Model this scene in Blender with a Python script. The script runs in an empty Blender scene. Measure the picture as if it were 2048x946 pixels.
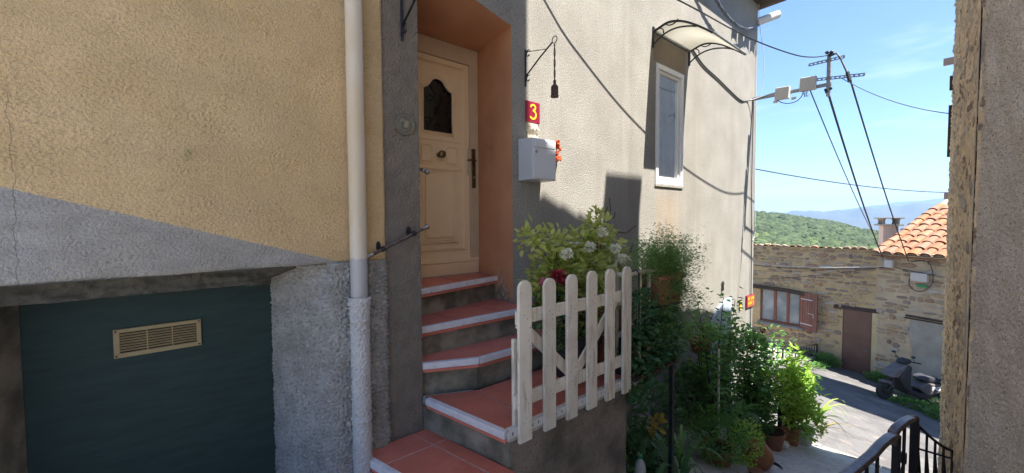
import bpy, bmesh, math, random
import numpy as np
from mathutils import Vector, Matrix, noise as mnoise
random.seed(7)
PI = math.pi
scene = bpy.context.scene
COL = scene.collection

# ------------------------------------------------------------------ camera
# world: +X runs down the alley along the facade, +Y into the facade, z = 0 at eye height
cam_d = bpy.data.cameras.new('camera'); cam = bpy.data.objects.new('camera', cam_d); COL.objects.link(cam)
cam_d.sensor_width = 36; cam_d.lens = 36 * 800 / 2048
cam_d.clip_start = 0.03; cam_d.clip_end = 30000
cam.matrix_world = Matrix(((0.7635, 0.0306, -0.6451, 0.0), (-0.6458, 0.0271, -0.7631, -2.5), (-0.0059, 0.9992, 0.0406, 0.0), (0, 0, 0, 1)))
scene.camera = cam
# ------------------------------------------------------------------ light
SUN_V = Vector((0.244, -1.0, 1.944)).normalized()          # towards the sun
w = bpy.data.worlds.new('World'); scene.world = w; w.use_nodes = True
nt = w.node_tree; bg = nt.nodes['Background']
sky = nt.nodes.new('ShaderNodeTexSky'); sky.sky_type = 'NISHITA'; sky.sun_disc = False
sky.sun_elevation = math.asin(SUN_V.z); sky.sun_rotation = math.atan2(SUN_V.x, SUN_V.y)
sky.altitude = 300; sky.air_density = 1.0; sky.dust_density = 0.0; sky.ozone_density = 6.0
# thin wisps of cloud over the nishita sky
tc = nt.nodes.new('ShaderNodeTexCoord'); mp = nt.nodes.new('ShaderNodeMapping'); mp.inputs['Scale'].default_value = (2.2, 2.2, 13)
mp.inputs['Rotation'].default_value = (0.1, 0.06, 0); mp.inputs['Location'].default_value = (3.1, 1.7, 0.4)
nz = nt.nodes.new('ShaderNodeTexNoise'); nz.inputs['Scale'].default_value = 1.6; nz.inputs['Detail'].default_value = 8; nz.inputs['Roughness'].default_value = 0.55
cr = nt.nodes.new('ShaderNodeValToRGB'); cr.color_ramp.elements[0].position = 0.60; cr.color_ramp.elements[1].position = 0.86
cr.color_ramp.elements[1].color = (0.35, 0.35, 0.35, 1)
mx = nt.nodes.new('ShaderNodeMix'); mx.data_type = 'RGBA'; mx.inputs[7].default_value = (7.0, 7.6, 8.4, 1)
nt.links.new(tc.outputs['Generated'], mp.inputs[0]); nt.links.new(mp.outputs[0], nz.inputs['Vector'])
nt.links.new(nz.outputs[0], cr.inputs[0]); nt.links.new(cr.outputs[0], mx.inputs[0])
nt.links.new(sky.outputs[0], mx.inputs[6]); nt.links.new(mx.outputs[2], bg.inputs[0])
bg.inputs[1].default_value = 0.060
sun_d = bpy.data.lights.new('sun', 'SUN'); sun = bpy.data.objects.new('sun', sun_d); COL.objects.link(sun)
sun_d.energy = 3.9; sun_d.angle = math.radians(0.53); sun_d.color = (1.0, 0.95, 0.86)
sun.rotation_euler = SUN_V.to_track_quat('Z', 'Y').to_euler(); sun.location = (2, -6, 12)
vs = scene.view_settings; vs.view_transform = 'Standard'; vs.look = 'None'; vs.exposure = 2.2; vs.gamma = 1
scene.cycles.max_bounces = 12; scene.cycles.diffuse_bounces = 9; scene.cycles.volume_bounces = 0

# ------------------------------------------------------------------ materials
def mat(name, a, b=None, scale=8, detail=5, rough=0.9, metal=0.0, bumps=(), stretch=(1, 1, 1), rnd=0.0, attr=False, spec=0.5,
        contrast=(0.35, 0.65), speck=None, stain=None, trans=0.0):
    m = bpy.data.materials.new(name); m.use_nodes = True; n = m.node_tree; L = n.links.new
    p = n.nodes['Principled BSDF']; p.inputs['Roughness'].default_value = rough; p.inputs['Metallic'].default_value = metal
    p.inputs['Specular IOR Level'].default_value = spec
    geo = n.nodes.new('ShaderNodeNewGeometry'); pos = geo.outputs['Position']
    def N(sc, det=4, st=(1, 1, 1), ro=0.55):
        v = pos
        if st != (1, 1, 1):
            k = n.nodes.new('ShaderNodeVectorMath'); k.operation = 'MULTIPLY'; k.inputs[1].default_value = st; L(pos, k.inputs[0]); v = k.outputs[0]
        t = n.nodes.new('ShaderNodeTexNoise'); t.inputs['Scale'].default_value = sc; t.inputs['Detail'].default_value = det
        t.inputs['Roughness'].default_value = ro; L(v, t.inputs['Vector']); return t.outputs[0]
    def ramp(x, lo, hi, c0=(0, 0, 0, 1), c1=(1, 1, 1, 1)):
        r = n.nodes.new('ShaderNodeValToRGB'); r.color_ramp.elements[0].position = lo; r.color_ramp.elements[1].position = hi
        r.color_ramp.elements[0].color = c0; r.color_ramp.elements[1].color = c1; L(x, r.inputs[0]); return r.outputs[0]
    def mix(f, c0, c1, mode='MIX'):
        q = n.nodes.new('ShaderNodeMix'); q.data_type = 'RGBA'; q.blend_type = mode
        for i, v in ((0, f), (6, c0), (7, c1)):
            if isinstance(v, (tuple, list)): q.inputs[i].default_value = tuple(v) + ((1,) if len(v) == 3 else ())
            elif isinstance(v, (int, float)): q.inputs[i].default_value = v
            else: L(v, q.inputs[i])
        return q.outputs[2]
    b = b or a
    col = mix(ramp(N(scale, detail, stretch), *contrast), a, b)
    if rnd or attr:
        if attr:
            at = n.nodes.new('ShaderNodeAttribute'); at.attribute_name = 'tone'; rv = at.outputs['Fac']
        else:
            oi = n.nodes.new('ShaderNodeObjectInfo'); rv = oi.outputs['Random']
        if isinstance(rnd, (list, tuple)):       # palette
            r = n.nodes.new('ShaderNodeValToRGB'); r.color_ramp.interpolation = 'LINEAR'
            while len(r.color_ramp.elements) < len(rnd): r.color_ramp.elements.new(0.5)
            for i, c in enumerate(rnd):
                r.color_ramp.elements[i].position = i / (len(rnd) - 1); r.color_ramp.elements[i].color = tuple(c) + (1,)
            L(rv, r.inputs[0]); col = mix(0.75, col, r.outputs[0])
        else:
            h = n.nodes.new('ShaderNodeHueSaturation'); mr = n.nodes.new('ShaderNodeMapRange'); mr.inputs[3].default_value = 1 - rnd; mr.inputs[4].default_value = 1 + rnd
            L(rv, mr.inputs[0]); L(mr.outputs[0], h.inputs['Value']); L(col, h.inputs['Color']); col = h.outputs[0]
    if speck:                                     # (scale, colour, lo, hi, amount)
        for s_ in speck:
            q = n.nodes.new('ShaderNodeMath'); q.operation = 'MULTIPLY'; q.inputs[1].default_value = s_[4]
            L(ramp(N(s_[0], 3, s_[5] if len(s_) > 5 else (1, 1, 1)), s_[2], s_[3]), q.inputs[0]); col = mix(q.outputs[0], col, s_[1])
    if stain: col = stain(n, L, pos, col, N, ramp, mix)
    L(col, p.inputs['Base Color'])
    prev = None
    for (sc, dist, det) in bumps:
        bp = n.nodes.new('ShaderNodeBump'); bp.inputs['Strength'].default_value = 1.0; bp.inputs['Distance'].default_value = dist
        L(N(sc, det), bp.inputs['Height'])
        if prev: L(prev, bp.inputs['Normal'])
        prev = bp.outputs[0]
    if prev: L(prev, p.inputs['Normal'])
    if trans:
        tr = n.nodes.new('ShaderNodeBsdfTranslucent'); ms = n.nodes.new('ShaderNodeMixShader'); ms.inputs[0].default_value = trans
        L(col, tr.inputs[0]); L(p.outputs[0], ms.inputs[1]); L(tr.outputs[0], ms.inputs[2])
        L(ms.outputs[0], n.nodes['Material Output'].inputs[0])
    return m

def mth(n, L, op, a, b=None, c=None, clamp=False):
    q = n.nodes.new('ShaderNodeMath'); q.operation = op; q.use_clamp = clamp
    for i, v in enumerate((a, b, c)):
        if v is None: continue
        if isinstance(v, (int, float)): q.inputs[i].default_value = v
        else: L(v, q.inputs[i])
    return q.outputs[0]
def xyz(n, L, pos):
    s = n.nodes.new('ShaderNodeSeparateXYZ'); L(pos, s.inputs[0]); return s.outputs
def boxmask(n, L, v, lo, hi, soft):              # 1 inside lo..hi with soft edges
    a = mth(n, L, 'DIVIDE', mth(n, L, 'SUBTRACT', v, lo), soft, clamp=True); b = mth(n, L, 'DIVIDE', mth(n, L, 'SUBTRACT', hi, v), soft, clamp=True)
    return mth(n, L, 'MULTIPLY', a, b)

def st_leftwall(n, L, pos, col, N, ramp, mix):   # the grey painted dado below a sloping line, and a hairline crack
    x, y, z = xyz(n, L, pos)
    ln = mth(n, L, 'SUBTRACT', mth(n, L, 'MULTIPLY', mth(n, L, 'ADD', x, 0.456), -0.3045), -0.13)
    ln = mth(n, L, 'ADD', ln, mth(n, L, 'MULTIPLY', mth(n, L, 'SUBTRACT', N(60, 3), 0.5), 0.012))
    d = mth(n, L, 'DIVIDE', mth(n, L, 'SUBTRACT', ln, z), 0.004, clamp=True)
    grey = mix(ramp(N(9, 5, (1, 1, 2.2)), 0.3, 0.7), (0.355, 0.335, 0.315), (0.27, 0.255, 0.24))
    c = mix(d, col, grey)
    pk = mth(n, L, 'MULTIPLY', ramp(N(85, 3, (1, 1, 2.4)), 0.56, 0.66), 0.5); c = mix(pk, c, mix(0.65, c, (0.10, 0.08, 0.05)))
    dk = mth(n, L, 'MULTIPLY', ramp(N(1.1, 6, (1, 1, 0.6)), 0.48, 0.7), 0.28); c = mix(dk, c, (0.34, 0.28, 0.17))
    cx = mth(n, L, 'ADD', x, mth(n, L, 'MULTIPLY', mth(n, L, 'SUBTRACT', N(9, 4, (0, 0, 1)), 0.5), 0.06))
    cz = boxmask(n, L, z, -0.3, 0.52, 0.1)
    ck = mth(n, L, 'MULTIPLY', mth(n, L, 'SUBTRACT', 1.0, mth(n, L, 'DIVIDE', mth(n, L, 'ABSOLUTE', mth(n, L, 'ADD', cx, 0.425)), 0.0022, clamp=True)), cz)
    return mix(mth(n, L, 'MULTIPLY', ck, 0.7), c, (0.08, 0.07, 0.05))
def st_facade(n, L, pos, col, N, ramp, mix):     # rain streaks, rust under the window, browner patch between window top and awning
    x, y, z = xyz(n, L, pos)
    c = mix(mth(n, L, 'MULTIPLY', ramp(N(3.5, 5, (1, 1, 0.12)), 0.45, 0.75), 0.35), col, (0.20, 0.17, 0.14))
    c = mix(mth(n, L, 'MULTIPLY', ramp(N(5, 4, (1, 1, 0.10)), 0.55, 0.8), 0.4), c, (0.42, 0.40, 0.37))
    m = mth(n, L, 'MULTIPLY', boxmask(n, L, x, 4.28, 4.96, 0.08), boxmask(n, L, z, -0.5, 0.43, 0.25))
    m = mth(n, L, 'MULTIPLY', m, ramp(N(14, 4, (1, 1, 0.06)), 0.35, 0.7))
    c = mix(mth(n, L, 'MULTIPLY', m, 0.6), c, (0.34, 0.21, 0.09))
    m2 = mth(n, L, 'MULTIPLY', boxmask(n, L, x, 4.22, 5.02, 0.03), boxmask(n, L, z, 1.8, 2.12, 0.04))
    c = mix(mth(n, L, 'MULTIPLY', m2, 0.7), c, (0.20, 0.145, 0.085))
    return c
def st_reveal(n, L, pos, col, N, ramp, mix):     # flaked paint low on the jamb, dark hand marks by the lock
    x, y, z = xyz(n, L, pos)
    lo = mth(n, L, 'DIVIDE', mth(n, L, 'SUBTRACT', -0.40, z), 0.2, clamp=True)
    k = mth(n, L, 'ADD', N(9, 6), mth(n, L, 'MULTIPLY', lo, 0.16))
    k = mth(n, L, 'MULTIPLY', ramp(k, 0.645, 0.665), mth(n, L, 'GREATER_THAN', lo, 0.0))
    c = mix(k, col, mix(ramp(N(22, 3), 0.45, 0.5), (0.48, 0.36, 0.27), (0.26, 0.20, 0.155)))
    m = mth(n, L, 'MULTIPLY', boxmask(n, L, y, 0.22, 0.52, 0.15), boxmask(n, L, z, 0.35, 1.0, 0.3))
    m = mth(n, L, 'MULTIPLY', m, ramp(N(7, 4), 0.4, 0.7))
    return mix(mth(n, L, 'MULTIPLY', m, 0.6), c, (0.12, 0.07, 0.045))
def st_damp(n, L, pos, col, N, ramp, mix):       # moss and damp on the stair sides
    return mix(mth(n, L, 'MULTIPLY', ramp(N(4, 6), 0.42, 0.62), 0.6), col, (0.045, 0.045, 0.030))
def st_farwall(n, L, pos, col, N, ramp, mix):
    return mix(mth(n, L, 'MULTIPLY', ramp(N(0.9, 5), 0.4, 0.65), 0.5), col, (0.36, 0.29, 0.20))

TAN = [(0.56, 0.41, 0.25), (0.34, 0.25, 0.18), (0.64, 0.49, 0.31), (0.20, 0.16, 0.15), (0.50, 0.34, 0.20), (0.58, 0.51, 0.43), (0.27, 0.20, 0.16), (0.46, 0.26, 0.16)]
M = {}
M['yellow'] = mat('yellow_render', (0.62, 0.435, 0.235), (0.52, 0.36, 0.185), 3.5, 6, 0.9, bumps=((230, 0.003, 3), (100, 0.0055, 3)), speck=((95, (0.28, 0.19, 0.09), 0.585, 0.66, 0.6, (1, 1, 2.4)), (85, (0.74, 0.56, 0.34), 0.60, 0.68, 0.5, (1, 1, 2.4)), (14, (0.40, 0.29, 0.13), 0.55, 0.75, 0.45, (1, 1, 2)), (1.3, (0.66, 0.44, 0.22), 0.45, 0.7, 0.5)), stain=st_leftwall)
M['roughgrey'] = mat('rough_grey_render', (0.37, 0.35, 0.33), (0.27, 0.255, 0.235), 9, 5, 0.85, bumps=((220, 0.002, 3), (70, .006, 3)), speck=((5, (0.20, 0.19, 0.165), 0.48, 0.68, 0.6), (48, (0.13, 0.12, 0.11), 0.53, 0.63, 0.6, (1, 1, 1.5)), (60, (0.52, 0.51, 0.50), 0.60, 0.68, 0.5)))
M['sidewall'] = mat('brown_grey_render', (0.29, 0.245, 0.20), (0.21, 0.175, 0.14), 5, 6, 0.95, bumps=((160, 0.004, 4), (60, 0.008, 3)), speck=((60, (0.08, 0.07, 0.055), 0.56, 0.66, 0.5),), stain=st_damp)
M['strip'] = mat('dark_grey_render', (0.175, 0.15, 0.125), (0.215, 0.185, 0.155), 12, 5, 0.95, bumps=((240, 0.0025, 3), (110, 0.003, 2)))
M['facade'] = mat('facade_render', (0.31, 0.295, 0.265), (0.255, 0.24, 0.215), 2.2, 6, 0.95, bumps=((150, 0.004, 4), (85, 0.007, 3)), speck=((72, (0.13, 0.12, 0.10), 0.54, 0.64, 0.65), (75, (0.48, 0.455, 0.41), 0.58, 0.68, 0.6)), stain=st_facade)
M['reveal'] = mat('orange_render', (0.58, 0.29, 0.155), (0.50, 0.235, 0.12), 3, 6, 0.85, bumps=((60, 0.002, 4),), stain=st_reveal)
M['door'] = mat('cream_paint', (0.82, 0.64, 0.42), (0.76, 0.585, 0.375), 4, 4, 0.45, bumps=((25, 0.0006, 2),))
M['doorframe'] = mat('door_frame_paint', (0.58, 0.45, 0.30), (0.50, 0.38, 0.26), 5, 4, 0.5)
M['brass'] = mat('old_brass', (0.20, 0.14, 0.07), (0.12, 0.085, 0.05), 30, 3, 0.35, 0.9)
M['iron'] = mat('black_iron', (0.018, 0.019, 0.024), (0.03, 0.028, 0.03), 30, 3, 0.5, 0.3, bumps=((90, 0.001, 2),))
M['rust'] = mat('rusty_iron', (0.10, 0.055, 0.04), (0.05, 0.033, 0.03), 40, 4, 0.75, 0.2, bumps=((120, 0.002, 3),))
M['darkglass'] = mat('dark_glass', (0.012, 0.010, 0.009), None, rough=0.12)
M['teal'] = mat('teal_board', (0.014, 0.037, 0.032), (0.009, 0.027, 0.024), 6, 5, 0.7, stretch=(1, 1, 6), bumps=((120, 0.0015, 3),))
M['beam'] = mat('old_lintel', (0.12, 0.11, 0.092), (0.075, 0.068, 0.056), 9, 6, 0.95, bumps=((70, 0.006, 4),), speck=((16, (0.05, 0.043, 0.035), 0.52, 0.66, 0.6),))
M['ventplastic'] = mat('beige_plastic', (0.36, 0.265, 0.13), (0.30, 0.22, 0.11), 12, 3, 0.6)
M['hollow'] = mat('dark_hollow', (0.02, 0.018, 0.015))
def st_pipe(n, L, pos, col, N, ramp, mix):
    x, y, z = xyz(n, L, pos)
    d = mth(n, L, 'DIVIDE', mth(n, L, 'SUBTRACT', mth(n, L, 'ADD', -0.205, mth(n, L, 'MULTIPLY', N(60, 2), 0.02)), z), 0.004, clamp=True)
    return mix(d, col, (0.39, 0.375, 0.375))
M['pipe'] = mat('painted_pipe', (0.60, 0.54, 0.45), (0.55, 0.44, 0.30), 4, 4, 0.5, stretch=(1, 1, 0.4), bumps=((45, 0.002, 3),), stain=st_pipe)
M['pipepaint'] = mat('thick_grey_paint', (0.50, 0.485, 0.48), (0.43, 0.415, 0.41), 9, 4, 0.55, bumps=((150, .003, 3),))
M['tile'] = mat('red_floor_tile', (0.64, 0.195, 0.135), (0.52, 0.15, 0.10), 6, 5, 0.42, rnd=0.13, bumps=((70, 0.0007, 3),), speck=((35, (0.38, 0.11, 0.08), 0.58, 0.7, 0.4), (3, (0.58, 0.20, 0.14), 0.5, 0.7, 0.5)))
M['grout'] = mat('grey_mortar', (0.50, 0.46, 0.41), (0.36, 0.33, 0.29), 30, 4, 0.95, bumps=((90, 0.002, 3),))
M['nosing'] = mat('white_nosing', (0.72, 0.70, 0.73), (0.62, 0.60, 0.62), 14, 4, 0.45, speck=((40, (0.35, 0.30, 0.27), 0.62, 0.72, 0.6),), bumps=((60, 0.0006, 2),))
M['riser'] = mat('damp_riser', (0.30, 0.26, 0.205), (0.20, 0.175, 0.13), 8, 6, 0.95, bumps=((60, 0.006, 5),), stain=st_damp)
M['picket'] = mat('weathered_white_paint', (0.76, 0.70, 0.60), (0.67, 0.61, 0.51), 5, 6, 0.7, stretch=(1, 1, 0.25), rnd=0.06, bumps=((60, 0.001, 4),), speck=((60, (0.20, 0.15, 0.11), 0.66, 0.69, 0.7), (34, (0.40, 0.34, 0.27), 0.56, 0.66, 0.6, (1, 1, 0.12)), (5, (0.46, 0.40, 0.32), 0.5, 0.7, 0.5)))
M['whitepaint'] = mat('white_paint', (0.66, 0.65, 0.65), (0.58, 0.57, 0.56), 14, 4, 0.6)
M['mailbox'] = mat('pale_grey_metal', (0.56, 0.58, 0.62), (0.53, 0.55, 0.59), 3, 3, 0.38, bumps=((4, 0.001, 2),))
M['mailslot'] = mat('white_label', (0.75, 0.76, 0.78))
M['steel'] = mat('galvanised_steel', (0.34, 0.35, 0.37), (0.24, 0.25, 0.26), 18, 4, 0.5, 0.6)
M['crimson'] = mat('crimson_enamel', (0.24, 0.012, 0.035), (0.20, 0.010, 0.03), 6, 3, 0.35)
M['yellowpaint'] = mat('yellow_enamel', (0.75, 0.52, 0.03), None, rough=0.4)
M['cream'] = mat('cream_plaster', (0.66, 0.58, 0.44), (0.50, 0.42, 0.30), 25, 4, 0.8, bumps=((50, 0.003, 3),))
M['orangeflower'] = mat('orange_petals', (0.62, 0.12, 0.02), (0.45, 0.06, 0.015), 60, 3, 0.7, trans=0.2)
M['medal'] = mat('old_bronze', (0.20, 0.205, 0.20), (0.20, 0.15, 0.08), 26, 4, 0.5, 0.2, bumps=((60, 0.003, 4),))
M['medal2'] = mat('dark_patina', (0.10, 0.11, 0.11), (0.26, 0.21, 0.13), 45, 4, 0.45, 0.3, bumps=((90, 0.003, 3),))
M['handrail'] = mat('brushed_brown_metal', (0.16, 0.13, 0.125), (0.10, 0.08, 0.08), 25, 3, 0.35, 0.7)
M['chrome'] = mat('dull_nickel', (0.45, 0.41, 0.36), (0.30, 0.27, 0.24), 30, 3, 0.3, 0.9)
M['pvc'] = mat('white_pvc', (0.74, 0.73, 0.70), (0.70, 0.69, 0.66), 5, 2, 0.35)
M['skyglass'] = mat('window_glass', (0.74, 0.80, 0.88), None, rough=0.015, metal=0.85)
M['farglass'] = mat('curtained_glass', (0.40, 0.42, 0.42), (0.17, 0.19, 0.20), 1.6, 3, 0.15, spec=0.9)
M['polycarb'] = mat('cream_polycarbonate', (0.80, 0.79, 0.74), (0.74, 0.72, 0.66), 3, 4, 0.5, trans=0.45)
M['terracotta'] = mat('terracotta', (0.32, 0.135, 0.075), (0.24, 0.10, 0.06), 12, 4, 0.85, rnd=0.15, bumps=((50, 0.001, 3),))
M['jar'] = mat('orange_glazed_clay', (0.34, 0.14, 0.06), (0.26, 0.10, 0.05), 8, 4, 0.5)
M['blackpot'] = mat('black_plastic', (0.022, 0.026, 0.034), None, rough=0.45)
M['whitepot'] = mat('pale_pot', (0.50, 0.52, 0.50), None, rough=0.5)
M['soil'] = mat('soil', (0.035, 0.024, 0.016), (0.05, 0.035, 0.025), 40, 4, 1.0, bumps=((70, 0.01, 4),))
M['stem'] = mat('brown_stems', (0.09, 0.055, 0.032), (0.055, 0.04, 0.025), 30, 3, 0.85)
M['greenstem'] = mat('green_stems', (0.06, 0.085, 0.03), None)
def leafmat(name, pal, trans=0.35, attr=True, rough=0.45): return mat(name, pal[0], pal[1], 30, 2, rough, rnd=pal, attr=attr, trans=trans, spec=0.35)
M['lf_lime'] = leafmat('lime_leaves', [(0.310, 0.465, 0.070), (0.527, 0.620, 0.139), (0.713, 0.728, 0.232), (0.403, 0.527, 0.093)], 0.45, attr=False)
M['lf_lime_m'] = leafmat('lime_foliage', [(0.34, 0.44, 0.08), (0.52, 0.55, 0.16), (0.66, 0.64, 0.26), (0.38, 0.46, 0.10)], 0.45)
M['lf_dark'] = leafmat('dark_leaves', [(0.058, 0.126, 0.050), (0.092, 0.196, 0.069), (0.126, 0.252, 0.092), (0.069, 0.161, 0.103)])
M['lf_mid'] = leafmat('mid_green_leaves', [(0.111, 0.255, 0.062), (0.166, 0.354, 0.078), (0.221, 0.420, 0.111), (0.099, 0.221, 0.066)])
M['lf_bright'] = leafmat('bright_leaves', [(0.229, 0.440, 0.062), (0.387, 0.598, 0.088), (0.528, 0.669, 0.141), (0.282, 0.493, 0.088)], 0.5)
M['lf_fern'] = leafmat('fern_needles', [(0.144, 0.272, 0.080), (0.224, 0.384, 0.112), (0.288, 0.432, 0.128), (0.160, 0.304, 0.112)], 0.4)
M['lf_yellow'] = leafmat('yellowed_leaves', [(0.45, 0.30, 0.03), (0.50, 0.36, 0.06), (0.30, 0.17, 0.03), (0.40, 0.33, 0.06)])
M['whiteblossom'] = mat('white_petals', (0.86, 0.84, 0.74), (0.78, 0.76, 0.60), 50, 2, 0.7, trans=0.25)
M['redblossom'] = mat('red_petals', (0.34, 0.012, 0.035), (0.22, 0.008, 0.02), 70, 2, 0.6, trans=0.2)
M['pinkblossom'] = mat('pink_petals', (0.62, 0.16, 0.25), None, rough=0.6, trans=0.2)
M['stone'] = mat('rubble_stone', (0.28, 0.21, 0.14), (0.19, 0.15, 0.11), 9, 5, 0.95, rnd=TAN, bumps=((28, 0.012, 5),))
M['stone_m'] = mat('rubble_stone_small', (0.28, 0.21, 0.14), (0.19, 0.15, 0.11), 9, 5, 0.95, rnd=TAN, attr=True, bumps=((28, 0.012, 5),))
M['mortar'] = mat('ochre_mortar', (0.66, 0.48, 0.26), (0.54, 0.38, 0.20), 5, 6, 0.98, bumps=((22, 0.03, 6),), stain=st_farwall)
M['mortar2'] = mat('pale_mortar', (0.62, 0.49, 0.33), (0.52, 0.40, 0.26), 5, 6, 0.98, bumps=((22, 0.03, 6),), stain=st_farwall)
M['mortar3'] = mat('crumbling_mortar', (0.76, 0.60, 0.40), (0.56, 0.43, 0.28), 7, 6, 0.98, bumps=((30, 0.02, 6),), speck=((9, (0.13, 0.09, 0.07), 0.56, 0.62, 0.8), (24, (0.16, 0.11, 0.08), 0.58, 0.66, 0.7), (5, (0.36, 0.33, 0.30), 0.52, 0.60, 0.7), (13, (0.80, 0.62, 0.38), 0.58, 0.66, 0.6)))
M['farrender'] = mat('grey_patch_render', (0.38, 0.345, 0.29), (0.30, 0.27, 0.225), 3, 6, 0.95, bumps=((30, 0.01, 5),), speck=((2.5, (0.46, 0.44, 0.40), 0.5, 0.7, 0.5),))
M['yellowrender'] = mat('yellow_patch_render', (0.62, 0.51, 0.30), (0.54, 0.43, 0.24), 4, 5, 0.95, bumps=((30, 0.005, 4),))
M['taupe'] = mat('brown_steel_door', (0.19, 0.10, 0.07), (0.155, 0.082, 0.06), 3, 4, 0.5)
M['shutter'] = mat('brown_shutter_wood', (0.27, 0.11, 0.075), (0.20, 0.082, 0.058), 8, 4, 0.65, stretch=(1, 6, 0.5), rnd=0.12)
M['winwood'] = mat('orange_window_wood', (0.28, 0.095, 0.045), (0.21, 0.07, 0.035), 8, 4, 0.5)
M['lintelwood'] = mat('weathered_lintel', (0.085, 0.058, 0.045), (0.05, 0.036, 0.03), 8, 6, 0.9, stretch=(1, 0.4, 3), bumps=((30, 0.01, 5),))
M['rooftile'] = mat('clay_roof_tile', (0.36, 0.15, 0.07), (0.30, 0.125, 0.065), 5, 5, 0.85, rnd=[(0.296, 0.099, 0.042), (0.250, 0.132, 0.090), (0.328, 0.125, 0.054), (0.234, 0.158, 0.120), (0.281, 0.086, 0.036), (0.312, 0.172, 0.090), (0.187, 0.125, 0.096)],
                   speck=((7, (0.24, 0.19, 0.15), 0.52, 0.66, 0.6), (3, (0.36, 0.17, 0.035), 0.55, 0.68, 0.6)), bumps=((30, 0.006, 4),))
M['chimney'] = mat('pink_render', (0.56, 0.48, 0.47), (0.50, 0.42, 0.41), 6, 4, 0.9)
M['concrete'] = mat('concrete', (0.30, 0.285, 0.26), (0.23, 0.215, 0.195), 5, 6, 0.95, bumps=((40, 0.006, 5),))
M['ramp'] = mat('worn_concrete_path', (0.56, 0.535, 0.515), (0.46, 0.44, 0.42), 4, 7, 0.95, bumps=((45, 0.006, 5), (6, 0.02, 3)), speck=((18, (0.17, 0.155, 0.14), 0.56, 0.68, 0.5), (2, (0.44, 0.42, 0.40), 0.5, 0.7, 0.5)))
M['road'] = mat('pale_worn_asphalt', (0.145, 0.138, 0.135), (0.105, 0.10, 0.10), 1.4, 7, 0.95, bumps=((60, 0.006, 4),), speck=((3.2, (0.26, 0.22, 0.185), 0.60, 0.66, 0.55, (2.4, 0.8, 1)), (40, (0.06, 0.06, 0.06), 0.56, 0.66, 0.6), (2.0, (0.085, 0.08, 0.08), 0.52, 0.6, 0.6)))
M['kerb'] = mat('pale_kerb', (0.42, 0.38, 0.33), (0.32, 0.29, 0.25), 9, 4, 0.95)
M['cable'] = mat('black_cable', (0.015, 0.017, 0.025), None, rough=0.5)
M['bluecable'] = mat('grey_blue_cable', (0.09, 0.11, 0.14), None, rough=0.5)
M['whitecable'] = mat('white_cable', (0.62, 0.60, 0.62), None, rough=0.5)
M['boxplastic'] = mat('off_white_plastic', (0.56, 0.53, 0.49), (0.52, 0.49, 0.45), 7, 3, 0.5)
M['greenplastic'] = mat('green_plastic', (0.02, 0.25, 0.09), None, rough=0.4)
M['gravelwall'] = mat('coarse_roughcast', (0.62, 0.56, 0.495), (0.50, 0.45, 0.39), 5, 6, 0.98, bumps=((120, 0.006, 5), (260, 0.003, 3)), speck=((170, (0.05, 0.045, 0.04), 0.55, 0.66, 0.7), (150, (0.34, 0.30, 0.26), 0.6, 0.7, 0.6)))
M['bounce_render'] = mat('pale_bounce_render', (0.80, 0.75, 0.66), (0.74, 0.68, 0.58), 4, 5, 0.95)  # for the unseen house body, made pale to bounce light into the alley
M['darkplastic'] = mat('scuffed_black_plastic', (0.016, 0.017, 0.022), (0.032, 0.033, 0.04), 14, 4, 0.6)
M['scootgrey'] = mat('faded_grey_bodywork', (0.10, 0.085, 0.088), (0.14, 0.12, 0.12), 9, 4, 0.6)
M['rubber'] = mat('rubber', (0.022, 0.022, 0.024), None, rough=0.8)
M['seatvinyl'] = mat('black_vinyl', (0.04, 0.042, 0.055), None, rough=0.55)
M['foam'] = mat('torn_seat_foam', (0.55, 0.42, 0.27), (0.45, 0.32, 0.2), 12, 4, 0.9)
M['bluesheet'] = mat('pale_blue_paint', (0.42, 0.50, 0.60), (0.36, 0.43, 0.52), 5, 4, 0.6)
M['peelpaint'] = mat('peeling_white_paint', (0.50, 0.50, 0.51), (0.42, 0.42, 0.43), 5, 5, 0.8, speck=((9, (0.12, 0.11, 0.10), 0.54, 0.57, 0.9),))
M['hill'] = mat('scrub_ground', (0.040, 0.050, 0.028), (0.075, 0.075, 0.045), 0.05, 6, 1.0, speck=((0.03, (0.17, 0.15, 0.10), 0.62, 0.68, 0.4),))
M['scrub'] = mat('scrub_bushes', (0.05, 0.09, 0.025), (0.09, 0.13, 0.035), 0.6, 5, 1.0, rnd=[(0.022, 0.032, 0.020), (0.034, 0.050, 0.025), (0.048, 0.066, 0.033), (0.085, 0.115, 0.042)], attr=True)

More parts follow.
